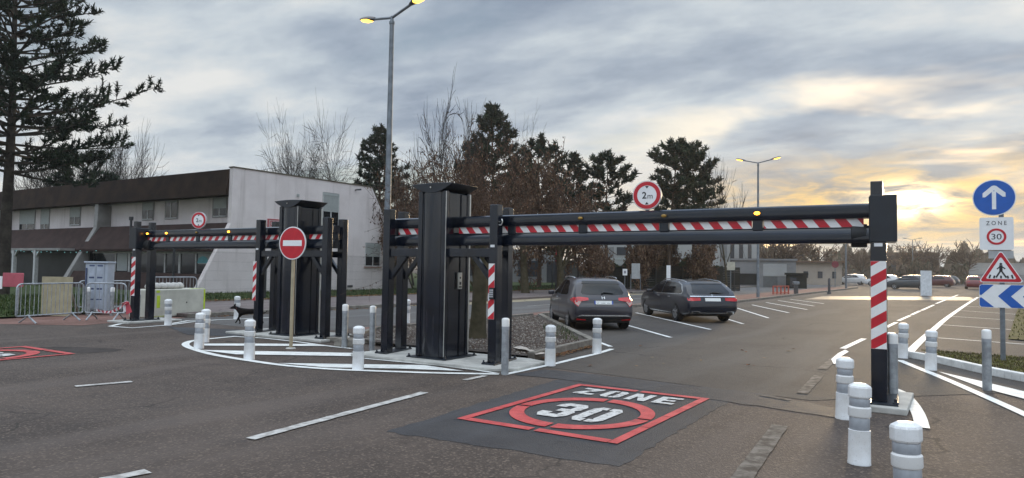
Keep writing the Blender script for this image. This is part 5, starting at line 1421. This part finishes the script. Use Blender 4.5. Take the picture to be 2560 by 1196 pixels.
def rdir(r, d, ang):
    """unit vector at an angle from d"""
    u = d.orthogonal().normalized(); v = d.cross(u); a = r.uniform(0, 2*PI)
    return (d*math.cos(ang) + (u*math.cos(a) + v*math.sin(a))*math.sin(ang)).normalized()
def bare_geo(h, rad, seed, levels=4, kids=(5, 5, 4, 3), trunk=.30, up=.16, ang=(.45, .95), r0=None, wig=.10, leaf=0, leafsize=.10, twig_r=.012, curl=0.0, multi=1, spread=.28):
    r = random.Random(seed); tm, cm, lm = MB(), MB(), MB(); r0 = r0 or h*.016
    def grow(p, d, L, rad_, lv):
        n = 4 if lv < 3 else (3 if curl else 2); pts = [p.copy()]; dd = d.copy(); q = p.copy()
        for i in range(n):
            dd = (dd + Vector((r.gauss(0, wig), r.gauss(0, wig), r.gauss(0, wig) + up*(.5 if lv else .1))) + (rdir(r, dd, 1.2)*curl if lv > 1 else Vector())).normalized()
            q = q + dd*L/n; pts.append(q.copy())
        end = max(rad_*.45, twig_r*.6)
        rr = [rad_ + (end-rad_)*i/n for i in range(n+1)]
        (tm if lv < 2 else cm).tube(pts, rr, 7 if lv == 0 else (5 if lv == 1 else 3), caps=False)
        if lv < levels:
            for k in range(kids[min(lv, len(kids)-1)]):
                f = r.uniform(.45 if lv == 0 else .22, 1.0) if k else 1.0
                i = min(n-1, int(f*n)); c = pts[i].lerp(pts[i+1], f*n - i)
                nd = rdir(r, (pts[i+1]-pts[i]).normalized(), r.uniform(*ang) if k else r.uniform(.05, .35))
                grow(c, nd, L*r.uniform(.55, .85) * (1.0 if lv else 1.05), max(end*r.uniform(.6, .95), twig_r), lv+1)
        if leaf and lv >= levels-1:
            for k in range(leaf):
                c = pts[0].lerp(pts[-1], r.random()) + Vector((r.gauss(0, .12), r.gauss(0, .12), r.gauss(0, .10)))*(leafsize/.1)
                s = leafsize*r.uniform(.5, 1.2); u = rdir(r, Vector((0, 0, 1)), r.uniform(0, PI)); v = u.orthogonal().normalized()
                lm.add([c-u*s, c+v*s*.55, c+u*s, c-v*s*.5], [(0, 1, 2, 3)], r.choice((0, 0, 1, 2)))
    for m_ in range(multi):
        a = 2*PI*m_/multi + r.random()
        d0 = Vector((math.cos(a)*spread*(multi > 1), math.sin(a)*spread*(multi > 1), 1)).normalized()
        grow(Vector((0, 0, -.1)), d0, h*trunk, r0 if multi == 1 else r0*.75, 0)
    allv = np.array(tm.v + cm.v); sz_ = h/np.percentile(allv[:, 2], 99.3); q = np.percentile(np.hypot(allv[:, 0], allv[:, 1]), 97); sr = rad/q
    for b in (tm, cm, lm):
        if b.v:
            a = np.array(b.v)*np.array([sr, sr, sz_])
            b.v = [tuple(p) for p in a]
    return tm, cm, lm
def bare_tree(name, label, px, dist, top, rad, seed, bark=BARK, twig=TWIG, group=None, loc=None, parts=True, **kw):
    b = far(px, 690, dist); t_ = far(px, top, dist)
    L = loc or (b.x, b.y, 0); h = t_.z - L[2]
    tm, cm, lm = bare_geo(h, rad, seed, **kw)
    T = thing(name, label, 'tree', L, 0, group)
    tm.build('trunk', bark, T, smooth=60)
    if lm.v:
        cr = cm.build('crown', twig, T); lm.build('leaves', OAKL, cr)
    else: cm.build('crown', twig, T)
    return T
def pine_tree(name, label, px, dist, top, R, base, seed, profile, lean=0.0, dens=1.0, blade=1.0, group='pines behind the fence', gap=.0, r0=None, bark=PBARK, tp=None):
    r = random.Random(seed); b = far(px, 690, dist); tt = far(px if tp is None else tp, top, dist); h = tt.z
    lx = tt.x - b.x; ly = tt.y - b.y
    T = thing(name, label, 'tree', (b.x, b.y, 0), 0, group)
    tm, nm = MB(), MB(); r0 = r0 or h*.017
    ax = lambda z: Vector((lx*(z/h)**1.3 + math.sin(z*.5+seed)*.08, ly*(z/h)**1.3, z))
    zs = [h*k/12 for k in range(13)]; tm.tube([ax(z) for z in zs], [max(.03, r0*(1-.93*k/12)) for k in range(13)], 8)
    pz = [p[0] for p in profile]; pr = [p[1] for p in profile]
    def tuft(c, d, s):
        nb = int(r.uniform(11, 17)*dens); mi = r.choice((0, 0, 0, 1, 2))
        for k in range(nb):
            dd = rdir(r, d, r.uniform(.15, 1.35)); l = .34*s*r.uniform(.6, 1.2)*blade; w_ = dd.orthogonal().normalized()*(.05*s*blade)
            w_ = Matrix.Rotation(r.uniform(0, PI), 3, dd) @ w_; o = c + d*r.uniform(-.2, .12)*s
            nm.add([o-w_, o+w_, o+dd*l+w_*.3, o+dd*l-w_*.3], [(0, 1, 2, 3)], mi)
    nwh = int((h-base)/(.55 if h < 14 else .43))
    for i in range(nwh+1):
        z = base + (h-base-.15)*i/nwh; t_ = (z-base)/(h-base); Rz = R*np.interp(t_, pz, pr)
        nb = r.randint(5, 8) if t_ < .9 else 4
        for k in range(nb):
            if r.random() < gap*(1.2-t_): continue
            a = 2*PI*(k + r.random()*.8)/nb + i*1.3; L = Rz*r.uniform(.50, 1.18); o = ax(z)
            el = -.04 + .42*t_ + r.gauss(0, .13); d = Vector((math.cos(a)*math.cos(el), math.sin(a)*math.cos(el), math.sin(el)))
            n = 4; pts = [o]; dd = d.copy()
            for j in range(n):
                dd = (dd + Vector((r.gauss(0, .08), r.gauss(0, .08), .07))).normalized(); pts.append(pts[-1] + dd*L/n)
            tm.tube(pts, [max(.02, r0*.28*(1-t_*.6)*(1-.8*j/n)) for j in range(n+1)], 4, caps=False)
            nt = max(4, int(L*3.6))
            for j in range(nt):
                f = .28 + .72*(j+1)/nt; ii = min(n-1, int(f*n)); c = pts[ii].lerp(pts[ii+1], f*n-ii)
                if f < .5 and r.random() < .4: continue
                side = rdir(r, dd, r.uniform(.5, 1.2)); sl_ = r.uniform(.2, .75)*(1.25-f)*max(.7, L*.32)
                e = c + side*sl_ + Vector((0, 0, .12)); 
                tm.tube([c, e], [.016, .008], 3, caps=False)
                for m_ in range(2 if sl_ < .5 else 3): tuft(c.lerp(e, .45 + .55*m_/2 if sl_ >= .5 else .5+.5*m_), (side + Vector((0, 0, .75))).normalized(), r.uniform(.65, 1.2))
            tuft(pts[-1], (dd + Vector((0, 0, .5))).normalized(), 1.25)
    for k in range(4): tuft(ax(h-.1*k), Vector((0, 0, 1)), 1.1)
    tr = tm.build('trunk', bark, T, smooth=60); nm.build('crown', NEED, T)
    return T
CON = [(0, .75), (.25, 1.0), (.5, .82), (.75, .52), (.92, .25), (1, .08)]
DOME = [(0, .55), (.2, .85), (.5, 1.0), (.75, .88), (.92, .5), (1, .15)]
# the great pine on the left
pine_tree('pine_tree', 'huge dark pine towering at the left edge, its boughs reaching over the school roof', 10, 40, -260, 5.5, 5.7, 4, [(0, .70), (.08, 1.0), (.22, 1.0), (.29, .82), (.36, .66), (.50, .66), (.75, .60), (1, .2)], dens=1.3, blade=.62, group=None, gap=.05, r0=.30, bark=BARK, tp=52)
# bare trees behind the school roof on the left
for i, (px, d, top, rad, lab) in enumerate(((70, 70, 385, 3.0, 'thin bare tree behind the school roof, leftmost of those under the great pine'), (150, 72, 350, 3.2, 'thin bare tree behind the mossy end of the school roof'), (225, 70, 330, 3.2, 'thin bare tree behind the middle of the school roof'), (296, 68, 318, 3.0, 'slender bare tree behind the school roof at the right tip of the pine boughs'))):
    bare_tree('bare_tree', lab, px, d, top, rad, 40+i, bark=BARK, twig=TWIG_D, levels=4, kids=(8, 6, 5, 3), trunk=.50, up=.22, twig_r=.026, group='bare trees behind the school roof')
pine_tree('pine_tree', 'small dark pine half hidden behind the school roof on the left', 210, 66, 395, 3.0, 4.5, 51, DOME, group='pines behind the school', gap=.3)
# pair behind the gable
bare_tree('bare_tree', 'bare fan shaped tree behind the gable wall, left one of the pair', 740, 75, 306, 3.5, 61, twig=TWIG_D, levels=4, kids=(9, 6, 6, 4), trunk=.32, up=.03, ang=(.35, 1.0), twig_r=.020, r0=.36, group='pair of bare trees behind the gable')
bare_tree('bare_tree', 'bare fan shaped tree behind the gable wall, right one of the pair', 806, 73, 300, 3.7, 62, twig=TWIG_D, levels=4, kids=(9, 6, 6, 4), trunk=.32, up=.03, ang=(.35, 1.0), twig_r=.020, r0=.36, group='pair of bare trees behind the gable')
pine_tree('pine_tree', 'dark pine right of the gable wall, crossed by the street lamp pole', 950, 62, 328, 3.0, 4.0, 63, CON, dens=1.1)
# tall curly bare tree and others over the near barrier
bare_tree('bare_tree', 'tall twisted bare tree rising above the near barrier tower', 1115, 58, 246, 4.0, 71, bark=BARK, twig=TWIG_D, levels=4, kids=(5, 4, 4, 4), trunk=.42, up=.10, ang=(.25, .6), wig=.16, curl=.26, twig_r=.038, multi=3, r0=.42, spread=.55, group='bare trees over the near barrier')
bare_tree('bare_tree', 'pale feathery bare tree left of the twisted tree', 1035, 60, 395, 2.4, 72, twig=TWIG, levels=4, kids=(5, 4, 4, 2), trunk=.4, up=.28, ang=(.2, .5), twig_r=.014, group='bare trees over the near barrier')
bare_tree('bare_tree', 'thin bare tree spreading to the right behind the tallest pine', 1305, 66, 288, 3.0, 73, twig=TWIG_D, levels=4, kids=(4, 4, 4, 3), trunk=.45, up=.10, curl=.18, twig_r=.022, group='bare trees over the near barrier')
pine_tree('pine_tree', 'tallest dark pine, standing above the right trestle of the near barrier', 1232, 60, 274, 3.5, 4.5, 74, CON, dens=1.15)
pine_tree('pine_tree', 'dark pine with a rounded top, right of the tallest pine', 1348, 60, 360, 2.9, 3.5, 75, DOME, dens=1.1)
pine_tree('pine_tree', 'narrow dark pine rising above the brown oak crowns', 1436, 62, 394, 2.3, 3.5, 76, CON, dens=1.1)
pine_tree('pine_tree', 'dark pine left of the 2 m sign with a slim leaning trunk', 1515, 55, 399, 2.2, 4.3, 77, DOME, dens=1.1, tp=1520)
pine_tree('pine_tree', 'broad dark pine right of the 2 m sign', 1672, 56, 366, 2.5, 4.2, 78, DOME, dens=1.15, tp=1690)
pine_tree('pine_tree', 'second broad dark pine right of the 2 m sign, crown merging with its neighbour', 1738, 58, 372, 2.5, 4.0, 79, DOME, dens=1.0, tp=1728)
bare_tree('bare_tree', 'airy bare tree between the broad pines and the second street lamp', 1818, 58, 398, 2.2, 80, twig=TWIG_D, levels=4, kids=(5, 4, 4, 3), trunk=.45, up=.10, twig_r=.034, leaf=1, leafsize=.07, r0=.30, bark=BARK_M)
# oaks keeping their brown leaves
for i, (px, d, top, rad, lab) in enumerate(((985, 50, 400, 3.1, 'brown leaved tree right of the gable, behind the left trestle'), (1085, 47, 380, 3.6, 'brown leaved tree behind the near barrier tower'), (1195, 46, 388, 3.6, 'brown leaved tree behind the tallest pine trunk'), (1315, 44, 375, 3.7, 'brown leaved tree behind the right trestle posts'), (1400, 45, 392, 3.2, 'brown leaved tree above the grey crossover, with a thick leaning trunk'))):
    bare_tree('brown_leaved_tree', lab, px, d, top, rad, 90+i, bark=BARK_M, twig=TWIG, levels=4, kids=(7, 5, 5, 3), trunk=.26, up=.05, ang=(.5, 1.1), leaf=9, leafsize=.075, twig_r=.020, r0=.26, group='brown leaved trees along the fence')
# the tree growing in the gravel bed
p = at(1194, 846, .08)
tm, cm, lm = bare_geo(4.5, 2.1, 101, levels=5, kids=(7, 5, 4, 3, 3), trunk=.50, up=.13, ang=(.45, .95), leaf=2, leafsize=.034, twig_r=.006, r0=.135)
T = thing('young_tree', 'tree with a mossy trunk growing in the gravel bed behind the near barrier', 'tree', (p.x, p.y, .08))
mb = MB(); mb.tube([(-.02, 0, -.05), (0, 0, .15), (.02, 0, .6), (.05, 0, 1.5), (.06, 0, 2.2)], [.24, .19, .165, .15, .13], 12)
tr = mb.build('trunk', BARK_M, T, smooth=60)
cr = tm.build('limb', BARK_M, T, smooth=60); cr2 = cm.build('crown', TWIG, T); lm.build('leaves', OAKL, cr2)
# twig with a few leaves near the lamp
# ================================================================== BACKGROUND
CONC_W = M('white_painted_facade', (.33, .33, .32), .8, 0, .08, .5)
CONC_G = M('grey_facade', (.20, .20, .20), .8, 0, .12, .5)
DARKW = M('dark_fence_panel', (.012, .015, .015), .7, 0, .3, 1)
BRICK = M('brown_brick_facade', (.11, .07, .05), .85, 0, .2, .6, col2=(.15, .10, .075))
BEIGE_F = M('beige_facade', (.34, .29, .24), .8, 0, .1, .4)
WIN = M('distant_window', (.03, .035, .045), .15, 0, .3, .5)
HEDGE = [M('hedge_leaf', (.014, .028, .012), .8, 0, .3, 1), M('hedge_leaf_light', (.024, .042, .016), .8, 0, .3, 1)]
def face_building(name, label, px0, px1, ptop, dist, depth, mat, wins=(), roofmat=None, dist1=None, cat='building', group=None, over=.0):
    """block whose front runs between two bearings; windows as fractions (u0,u1,v0,v1) of the front"""
    a = far(px0, 690, dist); b = far(px1, 690, dist1 or dist); h = far((px0+px1)/2, ptop, (dist + (dist1 or dist))/2).z
    an = math.atan2(b.y-a.y, b.x-a.x); L = (b.xy-a.xy).length
    T = thing(name, label, cat, (a.x, a.y, 0), an, group)
    mb = MB(); mb.box(0, L, 0, depth, 0, h); mb.build('wall', mat, T)
    mb = MB(); mb.box(-.15-over, L+.15+over, -.15-over, depth+.15, h+.002, h+.22); mb.build('roof', roofmat or mat, T)
    for u0, u1, v0, v1, m_ in wins:
        mb = MB(); mb.box(L*u0, L*u1, -.06, -.002, h*v0, h*v1); w_ = mb.build('window' if m_ is WIN else 'door' if v0 < .05 else 'facade_panel', m_, T)
    return T
W_ = WIN
face_building('modern_building', 'white modern building glimpsed through the pines left of the pair of pine trunks', 1470, 1650, 596, 92, 12, CONC_W, [(.18, .36, .56, .80, CONC_G), (.0, 1, .52, .55, SHUT), (.66, .84, .50, .78, WIN), (.40, .56, .62, .80, WIN)])
face_building('modern_building', 'brown and white modern building behind the two broad pines', 1640, 1800, 588, 88, 12, CONC_W, [(.0, .36, .22, .52, BRICK), (.24, .34, .62, .85, WIN), (.40, .62, .18, .50, BRICK), (.66, .96, .30, .33, SHUT), (.70, .92, .55, .85, CONC_G)])
face_building('modern_building', 'white building with tall narrow windows beyond the estate car', 1796, 1896, 600, 96, 14, CONC_W, [(.30, .40, .42, .92, WIN), (.52, .62, .42, .92, WIN), (.74, .83, .42, .92, WIN), (.02, .22, .6, .9, CONC_G)])
face_building('low_building', 'low grey building with a pale sign band beside the second street lamp', 1828, 1990, 652, 84, 10, CONC_G, [(.0, .44, .08, .5, DARKW), (.50, .86, .42, .88, CONC_W), (.50, .72, .0, .40, M('grey_shutter_door', (.10, .105, .105), .6))])
face_building('dark_container', 'black box shaped hut at the end of the low grey building', 1965, 2017, 688, 80, 3, DARKW, [(.2, .5, .1, .8, WIN)], cat='hut')
face_building('long_building', 'long beige building with a dull brown roof left of the slim lamp post', 1985, 2105, 657, 110, 14, BEIGE_F, [(.2, .3, .3, .6, WIN), (.5, .6, .3, .6, WIN), (.8, .88, .3, .6, WIN)], BRICK, over=.4)
face_building('apartment_tower', 'distant beige apartment tower over the long building', 2058, 2086, 630, 330, 15, BEIGE_F, [(.1, .45, .5, .95, BRICK)])
face_building('brown_building', 'large flat brown building right of the striped end post', 2214, 2348, 633, 240, 30, BRICK, [(.02, .98, .78, .92, M('darker_brown_band', (.07, .045, .035), .8)), (.1, .2, .3, .6, WIN), (.5, .62, .3, .6, WIN)])
face_building('warehouse', 'distant long white warehouse behind the pedestrian sign', 2395, 2600, 660, 260, 30, CONC_W, [(.05, .95, .1, .4, CONC_G)])
face_building('low_building', 'dark low building behind the fence and tree trunks, left of the bus shelter', 1120, 1400, 628, 82, 10, CONC_G, [(.1, .25, .2, .7, WIN), (.35, .5, .2, .7, WIN), (.62, .8, .2, .7, WIN), (.88, .96, 0, .7, WIN)])
def hedge(label, px0, px1, ptop, dist, depth, n, seed, name='hedge', z0=0.0, mats=HEDGE, leaf=.16):
    a = far(px0, 690, dist); b = far(px1, 690, dist); h = far((px0+px1)/2, ptop, dist).z; an = math.atan2(b.y-a.y, b.x-a.x); L = (b.xy-a.xy).length
    mb = MB(); r = random.Random(seed)
    for k in range(n):
        x = r.uniform(0, L); y = r.uniform(0, depth); top = h*(.90 + .10*math.sin(x*2.1+seed) + .06*math.sin(x*5.3)); z = r.uniform(z0, top) if r.random() < .7 else top - abs(r.gauss(0, .12))
        if r.random() < .6: y = abs(r.gauss(0, .12))
        s = leaf*r.uniform(.5, 1.2); u = rdir(r, Vector((0, 0, 1)), r.uniform(0, PI)); v = u.orthogonal().normalized()
        c = Vector((x, y, z)); mb.add([c-u*s, c+v*s*.6, c+u*s, c-v*s*.6], [(0, 1, 2, 3)], r.randrange(len(mats)))
    o = mb.build(name, mats, None, (a.x, a.y, 0), rotz=an); tag(o, label, 'hedge'); return o
hedge('dark clipped hedge behind the notice board', 1495, 1575, 652, 66, 1.5, 5000, 1)
hedge('dark hedge behind the bin and white totem', 1638, 1722, 650, 64, 1.5, 5000, 2)
hedge('rounded dark hedge left of the beige square sign', 1742, 1806, 664, 63, 1.5, 4000, 3)
def dark_fence(label, px0, px1, ptop, d0, d1):
    a = far(px0, 690, d0); b = far(px1, 690, d1); an = math.atan2(b.y-a.y, b.x-a.x); L = (b.xy-a.xy).length; h = far((px0+px1)/2, ptop, (d0+d1)/2).z
    T = thing('dark_fence', label, 'fence', (a.x, a.y, 0), an, 'dark panel fences by the bus stop')
    mb = MB(); n = int(h/.14)
    for k in range(n): mb.box(0, L, -.012, .012, .06 + k*.14, .06 + k*.14 + .128)
    mb.build('slat_panel', DARKW, T)
    x = 0
    while x <= L: 
        mb = MB(); mb.box(x-.04, x+.04, -.05, -.013, 0, h+.05); mb.build('post', FG, T); x += 2.4
dark_fence('dark slatted fence behind the grey crossover and the notice board', 1440, 1640, 668, 61, 58)
dark_fence('dark slatted fence behind the black estate car', 1640, 1850, 667, 58, 62)
for i, (px, d, top, rad, lab) in enumerate(((1470, 52, 575, 1.7, 'low brown shrubby tree behind the roof of the grey crossover'), (1605, 57, 592, 1.9, 'low brown shrubby tree behind the notice board'), (1655, 60, 585, 1.6, 'low brown shrubby tree left of the white totem'), (1760, 58, 590, 1.6, 'low brown shrubby tree behind the estate car roof'))):
    bare_tree('shrubby_tree', lab, px, d, top, rad, 200+i, bark=BARK_M, twig=TWIG, levels=4, kids=(7, 5, 4, 3), trunk=.24, up=.05, ang=(.5, 1.1), leaf=7, leafsize=.085, twig_r=.018, r0=.10, group='low brown shrubby trees by the dark fence')
# bus shelter
p = far(1440, 716, 52); T = thing('bus_shelter', 'dark bus shelter with a thin curved roof behind the grey crossover', 'bus shelter', (p.x, p.y, .1), R_(28))
BS = M('dark_shelter_metal', (.015, .016, .02), .4, .2)
mb = MB(); n = 10; mb.prism([(-1.0 + 3.0*k/n - 1.0, 2.62 + .16*math.sin(PI*k/n)) for k in range(n+1)] + [(1.0 - 3.0*k/n, 2.56 + .14*math.sin(PI*(1-k/n))) for k in range(n+1)], -.75, .75, 'y'); mb.build('roof', BS, T, smooth=50)
for x in (-1.3, -.55, .15):
    mb = MB(); mb.box(x-.06, x+.06, .4, .52, 0, 2.6); mb.build('post', BS, T)
mb = MB(); mb.box(-1.24, .09, .45, .47, .35, 2.2); mb.build('glass_panel', M('shelter_glass', (.10, .11, .11), .1), T)
mb = MB(); mb.box(-1.1, 0, .0, .38, .42, .47); mb.build('bench', GALV, T)
p = far(1394, 722, 51); T = thing('bus_stop_totem', 'tall dark bus stop totem with a red panel at the left end of the shelter', 'bus stop', (p.x, p.y, .1), R_(28))
mb = MB(); mb.box(-.20, .20, -.06, .06, 0, 3.05); mb.build('body', BS, T)
mb = MB(); mb.box(-.16, .10, -.066, -.061, 2.1, 2.85); mb.build('red_panel', RED_R, T)
def panel_sign(name, label, px, base, dist, w_, z0, z1, mat, legs=(0,), cat='sign', face=None, lw=.05):
    p = far(px, base, dist); z = .0
    T = thing(name, label, cat, (p.x, p.y, 0), R_(30))
    for x in legs: mb = MB(); mb.box(x-lw/2, x+lw/2, .0, lw, 0, z0 + (z1-z0)*.3); mb.build('leg', GALV_D, T)
    mb = MB(); mb.box(-w_/2, w_/2, -.04, -.001, z0, z1); bd = mb.build('panel', mat, T)
    if face: mb = MB(); mb.box(-w_*face, w_*face, -.044, -.0405, z0 + (z1-z0)*.3, z0 + (z1-z0)*.7); mb.build('pictogram', face and M('grey_pictogram', (.25, .26, .30), .5), bd)
    return T
panel_sign('small_sign', 'small white square sign on a thin post left of the notice board', 1562, 715, 52, .33, 1.25, 1.72, SIGN_W, face=.22)
panel_sign('notice_board', 'pale notice board on two legs behind the cars', 1589, 716, 54, .62, 1.0, 2.15, M('pale_notice_panel', (.36, .37, .37), .5, 0, .1, 3), legs=(-.36, .36))
panel_sign('white_totem', 'slim white totem standing in front of the dark fence above the estate car', 1671, 700, 55, .30, .55, 2.05, SIGN_W, cat='totem', lw=.16)
panel_sign('square_sign', 'beige square sign on a thin pole right of the estate car roof', 1827, 730, 52, .55, 1.75, 2.32, M('beige_sign_panel', (.42, .40, .32), .5))
panel_sign('white_stele', 'tall white stele beside the distant parked cars', 2315, 720, 62, .82, .05, 1.95, M('bluish_white_panel', (.58, .60, .62), .5), cat='stele', lw=.3)
p = at(1618, 725); T = thing('litter_bin', 'small grey litter bin on the pavement between the two parked cars', 'bin', (p.x, p.y, 0), .4)
mb = MB(); mb.lathe([(.17, .16), (.20, .2), (.21, .82), (.17, .86)], 12); mb.build('bucket', GALV, T, smooth=40)
mb = MB(); mb.box(-.03, .03, .19, .25, 0, 1.15); mb.box(-.16, .16, -.1, .26, 1.15, 1.19); mb.build('post', GALV_D, T)
p = at(1990, 737); T = thing('ticket_machine', 'small dark post mounted machine near the red railing', 'machine', (p.x, p.y, 0), .4)
mb = MB(); mb.box(-.14, .14, -.1, .1, 0, .75); mb.build('body', M('dark_grey_metal', (.05, .05, .055), .5), T, bevel=.02); mb = MB(); mb.box(-.22, .22, -.16, .16, .752, .98); mb.build('head', GALV_D, T, bevel=.03)
p = at(2073, 735); T = thing('black_bollard', 'dark bollard right of the red railing', 'bollard', (p.x, p.y, 0)); 
mb = MB(); mb.lathe([(.16, 0), (.16, .12), (.10, .16), (.10, 1.15), (.06, 1.25)], 10); mb.build('shaft', M('dark_grey_metal', (.05, .05, .055), .5), T, smooth=40)
a = at(1932, 737); b = at(1972, 736); L = (b-a).length
T = thing('red_railing', 'small red and white railing at the corner of the car park', 'railing', (a.x, a.y, 0), math.atan2((b-a).y, (b-a).x))
RR = M('red_railing_paint', (.42, .08, .05), .5)
mb = MB(); mb.bar((0, 0, .62), (L, 0, .62), .07, .07); mb.bar((0, 0, .12), (L, 0, .12), .07, .06); mb.build('rail', RR, T)
for k in range(5): x = L*(k+.1)/4.2; mb = MB(); mb.bar((x, 0, 0), (x, 0, .6), .08, .08, up=(1, 0, 0)); mb.build('upright', RR, T)
p = far(2088, 705, 95); T = thing('round_sign', 'dark red round sign on a thin pole left of the slim lamp post', 'road sign', (p.x, p.y, 0), R_(25))
mb = MB(); mb.tube([(0, .03, 0), (0, .03, 2.9)], .05, 6); mb.build('pole', GALV_D, T); mb = MB(); disc(mb, .42, -.02, .0, cz=2.75, n=20); mb.build('disc', M('dull_red_disc', (.16, .015, .03), .5), T)

# bare trees on the skyline, and the mass of far trees
for i, (px, d, top, rad, lab) in enumerate(((1925, 120, 596, 4.0, 'bare tree behind the low grey building'), (1972, 125, 604, 4.0, 'bare tree right of the one behind the low grey building'), (2042, 150, 590, 5.0, 'brown haloed bare tree beside the distant tower'), (2150, 170, 618, 5, 'bare tree under the beam socket'), (2262, 190, 610, 5.5, 'dark bushy tree top over the left end of the brown building'), (2325, 200, 612, 6, 'bare tree over the right end of the brown building'), (2422, 180, 608, 5, 'bare tree left of the zone 30 plate'))):
    bare_tree('distant_tree', lab, px, d, top, rad, 120+i, twig=TWIG, levels=3, kids=(8, 6, 5), trunk=.38, up=.1, ang=(.35, .9), twig_r=.05, leaf=2 if i in (2, 4) else 0, leafsize=.22, group='bare trees on the skyline')
mb = MB(); r = random.Random(77)
for k in range(22000):
    px = r.uniform(1800, 2750); d = r.uniform(260, 420); b = far(px, 690, d)
    hmax = (10 + 3.0*math.sin(px*.021) + 2.5*math.sin(px*.063+1) + 1.5*math.sin(px*.17))*d/330
    z = hmax*r.random()**.8; s = r.uniform(.5, 1.4); u = rdir(r, Vector((0, 0, 1)), r.uniform(0, .8)); v = u.orthogonal().normalized()*.35
    c = Vector((b.x, b.y, max(.3, z))); mb.add([c-u*s, c+v*s, c+u*s, c-v*s], [(0, 1, 2, 3)], r.choice((0, 0, 1)))
tag(mb.build('distant_trees', [M('far_brown_twigs', (.11, .082, .06), .9, 0, .2, .1), M('far_dark_green', (.035, .042, .026), .9, 0, .2, .1)]), 'brown and dark green mass of far trees along the horizon', 'trees', None, 'stuff')
mb = MB(); r = random.Random(78)   # shrubs in front of the brown building
for k in range(7000):
    px = r.uniform(2205, 2420); d = r.uniform(150, 185); b = far(px, 690, d); hmax = 3.3 + .9*math.sin(px*.05) + .6*math.sin(px*.19)
    z = hmax*r.random()**.7; s = r.uniform(.25, .6); u = rdir(r, Vector((0, 0, 1)), r.uniform(0, 1.2)); v = u.orthogonal().normalized()*.4
    c = Vector((b.x, b.y, max(.2, z))); mb.add([c-u*s, c+v*s, c+u*s, c-v*s], [(0, 1, 2, 3)], r.choice((0, 0, 1)))
tag(mb.build('shrubs', [M('far_brown_twigs', (.11, .082, .06), .9, 0, .2, .1), M('far_olive_twigs', (.055, .055, .035), .9, 0, .2, .1)]), 'tangle of brown and olive shrubs in front of the brown building', 'shrubs', None, 'stuff')
# planted strip and white kerb at the right
gp = [at(2300, 884), at(2360, 901), at(2462, 925), at(2600, 950), at(2700, 930), at(2560, 903), at(2440, 893), at(2330, 884)]
MOSSG = M('mossy_soil', (.06, .05, .025), .9, 0, .3, 3, col2=(.10, .095, .03), bump=.6)
sheet('lawn', [(q.x, q.y) for q in gp], .07, MOSSG)
MOSS = [M('moss_olive', (.085, .085, .022), .8, 0, .3, 1), M('moss_yellow', (.12, .11, .03), .8, 0, .3, 1), M('moss_brown', (.07, .05, .03), .8, 0, .3, 1)]
blades('grass', [(q.x, q.y) for q in gp], 3200, 24, .015, .05, .009, .068, 'thin mossy grass on the strip under the chevron board', MOSS)
gp = [at(2545, 770), at(2520, 850), at(2640, 860), at(2900, 800), at(2700, 745), at(2560, 742)]
sheet('lawn', [(q.x, q.y) for q in gp], .03, MOSSG)
blades('grass', [(q.x, q.y) for q in gp], 3000, 25, .03, .08, .02, .03, 'mossy grass right of the parking bays', MOSS)
mb = MB(); kp = smooth_pts([at(2262, 893), at(2285, 897), at(2345, 908), at(2462, 935), at(2560, 955), at(2700, 982)], 5)
WK = M('white_painted_kerb', (.68, .68, .66), .7, 0, .12, 4, bump=.3)
for a, b in zip(kp[:-1], kp[1:]): mb.bar((a.x, a.y, .065), (b.x, b.y, .065), .12, .13)
tag(mb.build('kerb', WK, bevel=.015), None, None, None, 'structure')

# ================================================================== HAZE
HZ = bpy.data.materials.new('evening_haze'); HZ.use_nodes = True; HZ.node_tree.nodes.clear()
pv = HZ.node_tree.nodes.new('ShaderNodeVolumePrincipled'); pv.inputs['Color'].default_value = (.92, .90, .86, 1); pv.inputs['Density'].default_value = .00045; pv.inputs['Anisotropy'].default_value = .45
mo = HZ.node_tree.nodes.new('ShaderNodeOutputMaterial'); HZ.node_tree.links.new(pv.outputs[0], mo.inputs['Volume'])
mb = MB(); mb.box(-660, 660, -660, 660, -1.0, 40.0); tag(mb.build('haze', HZ), None, None, None, 'stuff')
